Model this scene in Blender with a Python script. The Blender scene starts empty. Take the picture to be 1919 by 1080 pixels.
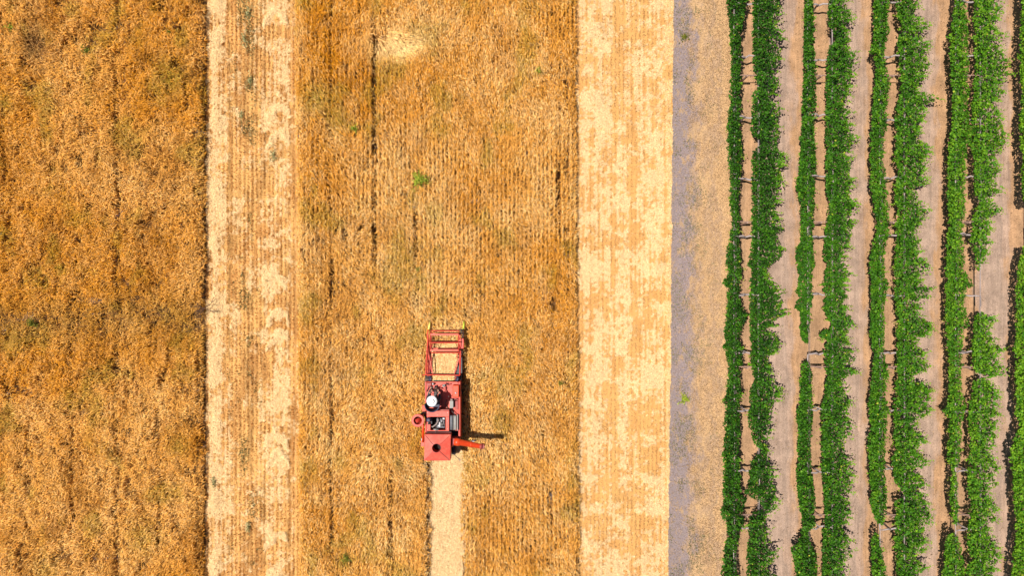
import bpy, bmesh, math, random
import numpy as np
from mathutils import Vector, Matrix

# ------------------------------------------------------------------ camera, sky, sun, exposure
SC = bpy.context.scene
H = 32.0                      # drone height in metres
K = 40.0                      # photograph pixels per metre at ground level
cam_d = bpy.data.cameras.new('camera'); cam = bpy.data.objects.new('camera', cam_d)
SC.collection.objects.link(cam); SC.camera = cam
cam.location = (0, 0, H); cam.rotation_euler = (0, 0, 0)
cam_d.sensor_width = 36; cam_d.lens = 24.0; cam_d.clip_end = 2000
SUN_EL = math.radians(67)
world = bpy.data.worlds.new('World'); SC.world = world; world.use_nodes = True
wn = world.node_tree.nodes; wl = world.node_tree.links
bg = wn['Background']; sky = wn.new('ShaderNodeTexSky'); sky.sky_type = 'NISHITA'
sky.sun_disc = False; sky.sun_elevation = SUN_EL; sky.sun_rotation = math.radians(-90)
wl.new(sky.outputs[0], bg.inputs[0]); bg.inputs[1].default_value = 0.05
sd = bpy.data.lights.new('sun', 'SUN'); sd.energy = 5.0; sd.angle = math.radians(0.5); sd.color = (1.0, 0.92, 0.83)
sun = bpy.data.objects.new('sun', sd); SC.collection.objects.link(sun)
sdir = Vector((-math.cos(SUN_EL), 0.0, math.sin(SUN_EL)))       # towards the sun: from the left
sun.rotation_euler = sdir.to_track_quat('Z', 'Y').to_euler()
VS = SC.view_settings
VS.view_transform = 'Standard'; VS.look = 'None'; VS.gamma = 1.0; VS.use_curve_mapping = False
VS.exposure = 0.5
SC.render.engine = 'CYCLES'
SC.cycles.max_bounces = 5; SC.cycles.diffuse_bounces = 3; SC.cycles.glossy_bounces = 2
SC.cycles.transmission_bounces = 2; SC.cycles.transparent_max_bounces = 4

rng = np.random.default_rng(11)
random.seed(4)
C = SC.collection.objects

def W(px, py, z=0.0):
    """a pixel of the photograph at height z -> world point"""
    s = (H - z) / H / K
    return Vector(((px - 960) * s, (540 - py) * s, z))
def wx(px, z=0.0): return (px - 960) * (H - z) / H / K
def wy(py, z=0.0): return (540 - py) * (H - z) / H / K

# ------------------------------------------------------------------ noise
_grids = {}
def vnoise(x, y, sx, sy, seed):
    if seed not in _grids: _grids[seed] = np.random.default_rng(seed).random((256, 256))
    g = _grids[seed]
    u = x / sx + 97.3; v = y / sy + 71.7
    i = np.floor(u).astype(int); j = np.floor(v).astype(int)
    fu = u - i; fv = v - j
    fu = fu * fu * (3 - 2 * fu); fv = fv * fv * (3 - 2 * fv)
    i %= 256; j %= 256; i1 = (i + 1) % 256; j1 = (j + 1) % 256
    return (g[i, j] * (1 - fu) + g[i1, j] * fu) * (1 - fv) + (g[i, j1] * (1 - fu) + g[i1, j1] * fu) * fv
def fbm(x, y, sx, sy, seed, o=3):
    t = 0; a = 1; n = 0
    for k in range(o):
        t = t + a * vnoise(x, y, sx / 2 ** k, sy / 2 ** k, seed + 17 * k); n += a; a *= .55
    return t / n
def sstep(a, b, x):
    t = np.clip((x - a) / (b - a), 0, 1); return t * t * (3 - 2 * t)

# ------------------------------------------------------------------ object helpers
def link(name, me, parent=None, mat=None, loc=None):
    o = bpy.data.objects.new(name, me); C.link(o)
    if mat is not None:
        for m in (mat if isinstance(mat, (list, tuple)) else [mat]): me.materials.append(m)
    if parent is not None: o.parent = parent
    if loc is not None: o.location = loc
    return o
def tag(o, label=None, cat=None, group=None, kind=None):
    if label: o['label'] = label
    if cat: o['category'] = cat
    if group: o['group'] = group
    if kind: o['kind'] = kind
    return o
def empty(name, loc, rz=0):
    o = bpy.data.objects.new(name, None); C.link(o); o.location = loc; o.rotation_euler = (0, 0, rz)
    o.empty_display_size = 0.2
    return o
def np_mesh(name, V, F, col=None, smooth=False):
    """V (n,3), F (m,k) all faces with k corners, col (n,3) point colours"""
    me = bpy.data.meshes.new(name)
    n, (m, k) = len(V), F.shape
    me.vertices.add(n); me.vertices.foreach_set('co', np.ascontiguousarray(V, dtype=np.float32).ravel())
    me.loops.add(m * k); me.loops.foreach_set('vertex_index', np.ascontiguousarray(F, dtype=np.int32).ravel())
    me.polygons.add(m); me.polygons.foreach_set('loop_start', np.arange(0, m * k, k, dtype=np.int32))
    if smooth: me.polygons.foreach_set('use_smooth', np.ones(m, dtype=bool))
    if col is not None:
        a = me.color_attributes.new('tint', 'FLOAT_COLOR', 'POINT')
        c = np.ones((n, 4), dtype=np.float32); c[:, :3] = col
        a.data.foreach_set('color', c.ravel())
    me.update(calc_edges=True)
    return me

# ------------------------------------------------------------------ materials
def newmat(name):
    m = bpy.data.materials.new(name); m.use_nodes = True
    nt = m.node_tree; b = nt.nodes['Principled BSDF']
    return m, nt, b
def N(nt, typ, **kw):
    n = nt.nodes.new(typ)
    for k, v in kw.items(): setattr(n, k, v)
    return n
def noise(nt, scale, vec=None, detail=4, rough=.6, stretch=None):
    n = N(nt, 'ShaderNodeTexNoise'); n.inputs['Scale'].default_value = scale
    n.inputs['Detail'].default_value = detail; n.inputs['Roughness'].default_value = rough
    if stretch:
        mp = N(nt, 'ShaderNodeMapping'); mp.inputs['Scale'].default_value = stretch
        nt.links.new(vec, mp.inputs['Vector']); vec = mp.outputs[0]
    if vec is not None: nt.links.new(vec, n.inputs['Vector'])
    return n.outputs['Fac']
def ramp(nt, fac, stops, interp='LINEAR'):
    r = N(nt, 'ShaderNodeValToRGB'); cr = r.color_ramp; cr.interpolation = interp
    while len(cr.elements) < len(stops): cr.elements.new(0.5)
    for e, (p, c) in zip(cr.elements, stops):
        e.position = p; e.color = (*c, 1) if len(c) == 3 else c
    nt.links.new(fac, r.inputs[0]); return r.outputs[0]
def mix(nt, fac, a, b, mode='MIX'):
    m = N(nt, 'ShaderNodeMix', data_type='RGBA', blend_type=mode)
    for s, v in ((m.inputs[0], fac), (m.inputs[6], a), (m.inputs[7], b)):
        if hasattr(v, 'is_output') or isinstance(v, bpy.types.NodeSocket): nt.links.new(v, s)
        elif isinstance(v, (int, float)): s.default_value = v
        else: s.default_value = (*v, 1)
    return m.outputs[2]
def math_(nt, op, a, b=0.0, clamp=False):
    m = N(nt, 'ShaderNodeMath', operation=op, use_clamp=clamp)
    for s, v in ((m.inputs[0], a), (m.inputs[1], b)):
        if isinstance(v, bpy.types.NodeSocket): nt.links.new(v, s)
        else: s.default_value = v
    return m.outputs[0]
def bump(nt, b, h, strength=.5, dist=.02):
    n = N(nt, 'ShaderNodeBump'); n.inputs['Strength'].default_value = strength; n.inputs['Distance'].default_value = dist
    nt.links.new(h, n.inputs['Height']); nt.links.new(n.outputs[0], b.inputs['Normal'])
def pos(nt):
    g = N(nt, 'ShaderNodeNewGeometry'); return g.outputs['Position']
def g01(v): return (v, v, v)

def mat_tint(name, rough=.7, spec=.2, trans=0.0):
    m, nt, b = newmat(name)
    a = N(nt, 'ShaderNodeAttribute', attribute_name='tint')
    nt.links.new(a.outputs['Color'], b.inputs['Base Color'])
    b.inputs['Roughness'].default_value = rough; b.inputs['Specular IOR Level'].default_value = spec
    if trans:
        t = N(nt, 'ShaderNodeBsdfTranslucent'); nt.links.new(a.outputs['Color'], t.inputs['Color'])
        mx = N(nt, 'ShaderNodeMixShader'); mx.inputs[0].default_value = trans
        nt.links.new(b.outputs[0], mx.inputs[1]); nt.links.new(t.outputs[0], mx.inputs[2])
        nt.links.new(mx.outputs[0], nt.nodes['Material Output'].inputs['Surface'])
    return m
M_wheat = mat_tint('wheat_straw', .9, .05)
M_straw = mat_tint('cut_straw', .8, .15)
M_leaf = mat_tint('vine_leaf', .55, .18, .28)
M_weed = mat_tint('weed_leaf', .75, .1, .2)

def mat_flat(name, col, rough=.5, metal=0.0, spec=.5, var=.12, scale=9.0, dirt=None):
    m, nt, b = newmat(name); p = N(nt, 'ShaderNodeTexCoord').outputs['Object']
    f = noise(nt, scale, p, 5, .65)
    lo = tuple(c * (1 - var) for c in col); hi = tuple(min(1, c * (1 + var)) for c in col)
    c = ramp(nt, f, [(.3, lo), (.7, hi)])
    if dirt:
        d = ramp(nt, noise(nt, scale * .5, p, 6, .75), [(.48, g01(0)), (.72, g01(1))])
        dd = N(nt, 'ShaderNodeRGBToBW'); nt.links.new(d, dd.inputs[0])
        c = mix(nt, math_(nt, 'MULTIPLY', dd.outputs[0], dirt[1]), c, dirt[0])
    nt.links.new(c, b.inputs['Base Color'])
    rr = ramp(nt, noise(nt, scale * 2, p), [(.3, g01(max(.05, rough - .1))), (.7, g01(min(1, rough + .15)))])
    nt.links.new(rr, b.inputs['Roughness'])
    b.inputs['Metallic'].default_value = metal; b.inputs['Specular IOR Level'].default_value = spec
    return m
DUST = (.55, .36, .22)
M_red = mat_flat('faded_red_paint', (.47, .034, .016), .45, dirt=(DUST, .16))
M_pink = mat_flat('sunbleached_red_paint', (.55, .068, .040), .5, dirt=(DUST, .2))
M_orange = mat_flat('orange_red_paint', (.60, .048, .005), .42, dirt=(DUST, .02))
M_darkred = mat_flat('dark_red_paint', (.26, .02, .015), .5, dirt=(DUST, .25))
M_black = mat_flat('black_metal', (.02, .02, .024), .5, dirt=(DUST, .15))
M_rubber = mat_flat('tyre_rubber', (.025, .024, .026), .85, dirt=(DUST, .35))
M_grey = mat_flat('grey_metal', (.10, .11, .13), .5, .2, dirt=(DUST, .1))
M_steel = mat_flat('bare_steel', (.30, .29, .30), .45, .6)
M_lgrey = mat_flat('light_grey_enamel', (.24, .23, .21), .5)
M_dgreen = mat_flat('dark_olive_rubber', (.06, .07, .04), .7)
M_navy = mat_flat('navy_vinyl', (.022, .02, .05), .45)
M_yellow = mat_flat('yellow_paint', (.75, .68, .15), .5)
M_lime = mat_flat('lime_paint', (.42, .50, .04), .5)
M_wire = mat_flat('galvanised_wire', (.16, .13, .12), .5, .4)
M_bark = mat_flat('vine_bark', (.30, .25, .24), .9, scale=14, var=.35)
M_post = mat_flat('weathered_post', (.27, .17, .13), .85, scale=14, var=.3)
M_hose = mat_flat('dusty_hose', (.22, .17, .15), .6)
M_hole = mat_flat('opening_shade', (.012, .006, .006), .9)  # near-black stands in for the shade inside openings and gaps

# soils -------------------------------------------------------------
def mat_soil_wheat():
    m, nt, b = newmat('wheat_field_soil'); p = pos(nt)
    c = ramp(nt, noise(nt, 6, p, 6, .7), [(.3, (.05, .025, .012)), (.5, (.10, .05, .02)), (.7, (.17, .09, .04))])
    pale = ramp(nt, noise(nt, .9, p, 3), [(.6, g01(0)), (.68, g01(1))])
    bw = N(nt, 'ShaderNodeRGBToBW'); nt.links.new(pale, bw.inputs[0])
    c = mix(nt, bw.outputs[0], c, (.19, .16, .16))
    nt.links.new(c, b.inputs['Base Color']); b.inputs['Roughness'].default_value = .95; b.inputs['Specular IOR Level'].default_value = .1
    bump(nt, b, noise(nt, 30, p, 5, .7), .8, .03); return m
def mat_stubble(name, amt):
    m, nt, b = newmat(name); p = pos(nt)
    a = N(nt, 'ShaderNodeAttribute', attribute_name='tint').outputs['Color']
    fine = noise(nt, 34, p, 5, .8)
    c = mix(nt, amt, a, ramp(nt, fine, [(.30, g01(.12)), (.46, g01(.5)), (.56, g01(.56)), (.72, g01(.74))]), 'OVERLAY')
    spk = noise(nt, 17, p, 5, .85)
    sp = ramp(nt, spk, [(.30, g01(.8)), (.37, g01(0))]); bw = N(nt, 'ShaderNodeRGBToBW'); nt.links.new(sp, bw.inputs[0])
    c = mix(nt, bw.outputs[0], c, (.13, .075, .04))
    nt.links.new(c, b.inputs['Base Color']); b.inputs['Roughness'].default_value = .9; b.inputs['Specular IOR Level'].default_value = .1
    bump(nt, b, fine, .9, .03); return m
def mat_chaff():
    m, nt, b = newmat('fresh_chaff'); p = pos(nt)
    c = ramp(nt, noise(nt, 3.0, p, 7, .75, (1.4, .8, 1)), [(.34, (.20, .12, .06)), (.41, (.44, .27, .12)), (.50, (.58, .40, .20)), (.6, (.66, .48, .27))])
    nt.links.new(c, b.inputs['Base Color']); b.inputs['Roughness'].default_value = .9
    bump(nt, b, noise(nt, 34, p, 5, .8), .8, .03); return m
def mat_track():
    m, nt, b = newmat('dry_track_earth'); p = pos(nt)
    sx = N(nt, 'ShaderNodeSeparateXYZ'); nt.links.new(p, sx.inputs[0])
    warp = math_(nt, 'MULTIPLY', math_(nt, 'SUBTRACT', noise(nt, 1.0, p, 6, .7, (1.6, .8, 1)), .5), 3.6)
    xx = math_(nt, 'ADD', sx.outputs[0], warp)
    xr = math_(nt, 'MULTIPLY', math_(nt, 'SUBTRACT', xx, 7.0), 1 / 3.6)
    base = ramp(nt, xr, [(.0, (.20, .16, .155)), (.32, (.215, .17, .165)), (.44, (.30, .205, .135)), (.56, (.41, .265, .135)), (.68, (.31, .21, .135)), (.78, (.43, .28, .145)), (1, (.36, .22, .11))])
    fine = noise(nt, 26, p, 5, .8)
    c = mix(nt, .85, base, ramp(nt, fine, [(.34, g01(.16)), (.48, g01(.5)), (.64, g01(.84))]), 'OVERLAY')
    tp = ramp(nt, noise(nt, 2.0, p, 6, .75, (1.6, .8, 1)), [(.54, g01(0)), (.62, g01(.7))]); bw = N(nt, 'ShaderNodeRGBToBW'); nt.links.new(tp, bw.inputs[0])
    c = mix(nt, bw.outputs[0], c, (.36, .235, .125))
    gr = ramp(nt, noise(nt, 3.4, p, 6, .75), [(.60, g01(0)), (.72, g01(.7))]); bw = N(nt, 'ShaderNodeRGBToBW'); nt.links.new(gr, bw.inputs[0])
    c = mix(nt, bw.outputs[0], c, (.26, .22, .12))
    nt.links.new(c, b.inputs['Base Color']); b.inputs['Roughness'].default_value = .95; b.inputs['Specular IOR Level'].default_value = .1
    bump(nt, b, fine, .8, .025); return m
def mat_vineyard():
    m, nt, b = newmat('vineyard_earth'); p = pos(nt)
    sx = N(nt, 'ShaderNodeSeparateXYZ'); nt.links.new(p, sx.inputs[0])
    warp = math_(nt, 'MULTIPLY', math_(nt, 'SUBTRACT', noise(nt, 1.0, p, 5, .6, (1.6, .5, 1)), .5), 1.6)
    xx = math_(nt, 'ADD', sx.outputs[0], warp)
    # 0 in the alley centre, 1 under the vines (rows every 3.37 m from 10.62)
    ph = math_(nt, 'MULTIPLY', math_(nt, 'SUBTRACT', xx, 10.72), 2 * math.pi / 3.37)
    cs = math_(nt, 'COSINE', ph)
    f = math_(nt, 'MULTIPLY', math_(nt, 'ADD', cs, 1.0), .5)
    base = ramp(nt, f, [(.0, (.315, .225, .172)), (.13, (.27, .195, .15)), (.20, (.32, .222, .165)), (.34, (.31, .212, .155)), (.52, (.335, .20, .11)), (.8, (.345, .205, .11)), (1, (.30, .185, .105))])
    big = noise(nt, 1.3, p, 5, .7)
    base = mix(nt, .8, base, ramp(nt, big, [(.3, g01(.33)), (.7, g01(.66))]), 'OVERLAY')
    base = mix(nt, .6, base, ramp(nt, noise(nt, 1.0, p, 4, .7, (9, .5, 1)), [(.3, g01(.34)), (.7, g01(.66))]), 'OVERLAY')
    fine = noise(nt, 30, p, 5, .8)
    c = mix(nt, .7, base, ramp(nt, fine, [(.34, g01(.2)), (.5, g01(.5)), (.66, g01(.8))]), 'OVERLAY')
    nt.links.new(c, b.inputs['Base Color']); b.inputs['Roughness'].default_value = .95; b.inputs['Specular IOR Level'].default_value = .1
    bump(nt, b, fine, .7, .025); return m
def mat_ground():
    m, nt, b = newmat('farmland'); p = pos(nt)
    c = ramp(nt, noise(nt, .08, p, 6, .6), [(.3, (.30, .20, .10)), (.7, (.52, .36, .18))])
    nt.links.new(c, b.inputs['Base Color']); b.inputs['Roughness'].default_value = .95; return m
M_sw = mat_soil_wheat()
M_st1 = mat_stubble('stubble_left', .75)
M_st2 = mat_stubble('stubble_right', .65)
M_chf = mat_chaff()

# ------------------------------------------------------------------ the setting: sheets of land
me = bpy.data.meshes.new('ground')
me.from_pydata([(-700, -700, -.02), (700, -700, -.02), (700, 700, -.02), (-700, 700, -.02)], [], [(0, 1, 2, 3)])
tag(link('ground', me, mat=mat_ground()), kind='structure')

YT, YB = 15.6, -15.6
def sheet(name, xl, xr, mat, z0=0.0, amp=0.0, res=.25, mounds=None, y0=YB, y1=YT, colf=None):
    """land between the lines xl(y), xr(y)"""
    ys = np.arange(y0, y1 + res, res); nu = max(2, int((xr(0) - xl(0)) / res) + 1)
    u = np.linspace(0, 1, nu)
    Y = np.repeat(ys, nu); U = np.tile(u, len(ys))
    XL = xl(Y); XR = xr(Y); X = XL + (XR - XL) * U
    edge = np.minimum(U, 1 - U) * (XR - XL)
    Z = z0 + amp * (fbm(X, Y, .9, .9, 301, 4) - .35) * sstep(0, .4, edge)
    if mounds is not None: Z = Z + mounds(X, Y)
    a = (np.arange(len(ys) - 1)[:, None] * nu + np.arange(nu - 1)[None]).ravel()
    F = np.stack([a, a + 1, a + nu + 1, a + nu], 1)
    me = np_mesh(name, np.stack([X, Y, Z], 1), F, colf(X, Y) if colf else None, smooth=True)
    return tag(link(name, me, mat=mat), kind='structure')
def lin(px_top, px_bot, wob=0.0, seed=5):
    a, b_ = wx(px_top), wx(px_bot)
    def f(y):
        y = np.asarray(y, dtype=float)
        t = (13.5 - y) / 27.0
        return a + (b_ - a) * t + wob * (fbm(y, y * 0, .6, 1, seed, 3) - .5)
    return f
# the lines between strips
E1 = lin(388, 386, .16, 21)        # left wheat | left stubble
E2 = lin(557, 566, .22, 22)        # left stubble | middle wheat
E3 = lin(1078, 1084, .14, 23)      # middle wheat | right stubble
_e4 = lin(1263, 1253, .10, 24)
E4 = lambda y: _e4(y) + .10 * (fbm(np.asarray(y, float), np.asarray(y, float) * 0, .17, 1, 28, 3) - .5)      # right stubble | track
E5 = lin(1372, 1362, .5, 25)       # track | vineyard
FL = lambda y: np.full_like(np.asarray(y, float), -27.0)
FR = lambda y: np.full_like(np.asarray(y, float), 30.0)
sheet('wheat_field_soil', FL, lambda y: E1(y) + .05, M_sw, .0, .05)
sheet('wheat_field_soil', lambda y: E2(y) - .05, lambda y: E3(y) + .05, M_sw, .0, .05)
HEAPS = []                                    # windrow heaps of chaff: x, y, rx, ry, height
for py in range(-40, 1130, 76):
    HEAPS.append((wx(518 + random.uniform(-5, 5)), wy(py + random.uniform(-28, 28)), .55, .36, .10))
for py in range(-20, 1130, 120):
    HEAPS.append((wx(405 + random.uniform(-3, 3)), wy(py + random.uniform(-25, 25)), .35, .9, .06))
for px, py, rx, ry in [(1120, 60, .6, .8), (1150, 90, .6, .5), (1115, 180, .5, .9), (1170, 240, .7, .5), (1120, 300, .7, .8), (1210, 330, .8, .4),
                       (1100, 600, .7, .8), (1180, 620, .6, .4), (1215, 720, .7, .8), (1105, 800, .8, .9), (1230, 500, .5, .8), (1110, 700, .6, .6),
                       (1145, 930, .6, .8), (1215, 900, .5, .5), (1120, 1020, .7, .7), (1200, 1040, .7, .6), (1160, 480, .7, .6), (1105, 430, .5, .6)]:
    HEAPS.append((wx(px), wy(py), rx, ry, .06))
def heap(X, Y):
    Z = .07 * heap_f(X, Y) * (.5 + fbm(X, Y, .2, .2, 62, 2))
    for hx, hy, rx, ry, h in [q for q in HEAPS if q[4] < .1]:
        d = ((X - hx) / rx) ** 2 + ((Y - hy) / ry) ** 2
        Z = Z + h * np.exp(-1.6 * d) * (.55 + .9 * fbm(X, Y, .35, .25, 61, 2))
    return Z
def heap_f(X, Y):
    Z = np.zeros_like(X)
    for k, (hx, hy, rx, ry, h) in enumerate(HEAPS):
        if h == .10:                                      # chevrons, open downwards
            lean = .25 * math.sin(k * 2.3); a = 1.1 + .5 * math.sin(k * 1.7)
            if k in (2, 5, 6, 10, 13): continue
            v = Y - hy + a * np.abs(X - hx - .12 * math.sin(k * 5)) ** 1.6 - lean * (X - hx) + .5 * (fbm(X, Y, .3, .3, 77, 2) - .5)
            d = (v / (.20 + .07 * math.sin(k * 3.1))) ** 2 + np.clip(np.abs(X - hx) - .48, 0, 9) ** 2 / .006
            Z = np.maximum(Z, 1.15 * np.exp(-d))
        else:
            d = ((X - hx) / rx) ** 2 + ((Y - hy) / (ry * .7)) ** 2
            Z = np.maximum(Z, .8 * np.exp(-1.2 * d))
    return Z
CREAM = np.array([.66, .475, .245]); TAN = np.array([.60, .335, .11]); RUST = np.array([.52, .25, .075]); TANB = np.array([.47, .26, .088])
def chaff(X, Y, which):
    """how much pale chaff covers the stubble (0..1)"""
    PX = 960 + X * K
    f = .5 + (fbm(X, Y, .75, .62, 501, 5) - .5) * .9 + (fbm(X, Y, .10, 3.0, 505, 2) - .5) * .55
    fine = fbm(X, Y, .13, .12, 511, 3) - .5
    if which == 1:
        lanes = .16 * np.exp(-((PX - 406) / 15) ** 2) + .07 * np.exp(-((PX - 518) / 20) ** 2) - .12 * np.exp(-((PX - 462) / 22) ** 2) - .05 * np.exp(-((PX - 432) / 5) ** 2) - .10 * (PX > 545)
        v = .5 + (f - .5) * .8 + lanes + .56 * heap_f(X, Y) + .60 * fine - .085
    else:
        lanes = .07 * np.exp(-((PX - 1115) / 26) ** 2) - .10 * np.exp(-((PX - 1152) / 6) ** 2) - .09 * np.exp(-((PX - 1190) / 10) ** 2) + .05 * np.exp(-((PX - 1222) / 16) ** 2) + .16 * (PX > 1250) - .06 * (PX < 1094)
        v = f + lanes + .14 * heap_f(X, Y) + .75 * fine - .015
    return sstep(.40, .62, v) if which == 1 else sstep(.43, .58, v)
def strip_col(which):
    def g(X, Y):
        c = chaff(X, Y, which)[:, None]; PX = 960 + X * K
        st = fbm(X, Y, .11, 2.2, 521, 2); big = fbm(X, Y, .8, 2.0, 522, 3)
        r = sstep(.45, .65, .5 * st + .5 * big)[:, None] * .8
        b = TAN * (1 - r) + RUST * r
        if which == 2: b = b * .55 + TANB * .45
        if which == 1:
            b = b * (1 - .28 * sstep(.45, .62, st)[:, None])
            for lx in (431, 464, 472, 496, 541): b = b * (1 - .55 * (np.exp(-((PX - lx) / 1.9) ** 2) * sstep(.4, .6, vnoise(Y, Y * 0 + lx, .35, 1, 531)))[:, None])
        gold = (PX > 1244)[:, None] * (which == 2) * .7
        c2 = CREAM * (1 - gold) + np.array([.62, .38, .13]) * gold
        return b * (1 - c) + c2 * c
    return g
sheet('stubble_strip', E1, E2, M_st1, .004, .05, .05, heap, colf=strip_col(1))
sheet('stubble_strip', E3, E4, M_st2, .004, .05, .05, heap, colf=strip_col(2))
sheet('dirt_track', E4, E5, mat_track(), .004, .04, .2)
sheet('vineyard_soil', E5, FR, mat_vineyard(), .004, .05, .25)
SWL, SWR = wx(806), wx(868)
sheet('harvested_swath', lambda y: SWL + .1 * (fbm(y, y, .5, 1, 31) - .5), lambda y: SWR + .1 * (fbm(y, y, .5, 1, 32) - .5), M_chf, .06, .05, .1, y1=wy(690))

# ------------------------------------------------------------------ standing wheat
def gap_field(X, Y):
    """0 = full crop, 1 = bare.  Drill misses and wheel tracks along y, bald spots"""
    PX = 960 + X * K; PY = 540 - Y * K
    g = np.zeros_like(X)
    lines = [(230, -20, 1100, 4.2, .72, 3), (306, 760, 1020, 3.4, .65, 4), (146, 560, 1100, 3.4, .62, 5), (20, 200, 420, 3.5, .6, 6), (63, 780, 1100, 3, .4, 7),
             (625, -20, 1100, 3.6, .54, 8), (707, 60, 300, 3.0, .58, 9), (707, 300, 520, 3.6, .62, 10), (785, 390, 620, 3.2, .55, 11), (1047, 60, 520, 2.6, .5, 12),
             (738, 880, 1100, 3, .6, 13), (1030, 880, 1100, 3, .5, 14), (900, 300, 560, 2.6, .4, 15), (1063, 100, 800, 2.5, .42, 16), (660, 20, 360, 2.5, .3, 17)]
    for lx, y0, y1, w, s, sd in lines:
        wob = (vnoise(PY, PY * 0, 90, 1, 400 + sd) - .5) * 7
        on = sstep(y0 - 20, y0 + 10, PY) * sstep(y1 + 20, y1 - 10, PY)
        md = sstep(1 - s - .12, 1 - s + .12, fbm(PY, PY * 0 + sd, 60, 1, 420 + sd, 3) + .12)
        g = np.maximum(g, on * md * np.exp(-((PX - lx - wob) / w) ** 2))
    # cross band of thin crop in the left field
    band = np.exp(-((PY - 598 - 8 * np.sin(PX / 60)) / 34) ** 2) * (PX < 385)
    rowg = sstep(.45, .9, np.cos(PX / 7.7 * 2 * np.pi / 2) * .5 + .5) * sstep(.34, .5, vnoise(PX, PY, 15, 26, 450))
    g = np.maximum(g, band * np.maximum(rowg * 1.0, .6 * (vnoise(X, Y, .3, .5, 451) > .5)))
    # bald spots
    for sx, sy, r, s in [(936, 480, 6, .95), (760, 367, 7, .9), (785, 432, 7, .8), (747, 72, 4, .6), (75, 75, 20, .5), (12, 170, 9, .9), (58, 118, 5, .7),
                         (228, 568, 7, .9), (300, 178, 6, .6), (1050, 48, 6, .7), (925, 150, 10, .5), (965, 172, 9, .6), (230, 468, 6, .9), (368, 690, 5, .6), (655, 395, 6, .5), (800, 500, 5, .7)]:
        g = np.maximum(g, s * np.exp(-((PX - sx) ** 2 + (PY - sy) ** 2) / r ** 2))
    rowp = .5 - .5 * np.cos(2 * np.pi * X / .193)                # 1 midway between two drill rows
    pits = sstep(.50, .66, vnoise(X, Y, .10, .24, 461)) * sstep(.45, .9, rowp) * (.35 + .65 * sstep(.35, .6, fbm(X, Y, 4.0, 3.0, 81, 2)))
    g = np.maximum(g, .92 * pits)
    sp = vnoise(X, Y, .16, .22, 460)
    lf = (PX < 390)
    g = np.maximum(g, .9 * sstep(.84 - .05 * lf, .93 - .05 * lf, sp))
    g = np.maximum(g, .75 * lf * sstep(.60, .74, fbm(X, Y, .55, .7, 463, 3)))
    return g
def swathmask(X, Y):
    e = .5 * (fbm(Y, Y * 0 + (X > (SWL + SWR) / 2) * 9, .22, 1, 71, 3) - .5)
    return (X > SWL + e - .02) & (X < SWR + e) & (Y < wy(640))
WTAN = np.array([.79, .395, .085]); WPALE = np.array([.98, .645, .27]); WGOLD = np.array([.65, .262, .014]); WRUST = np.array([.38, .135, .010]); WGREEN = np.array([.33, .265, .03])
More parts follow.
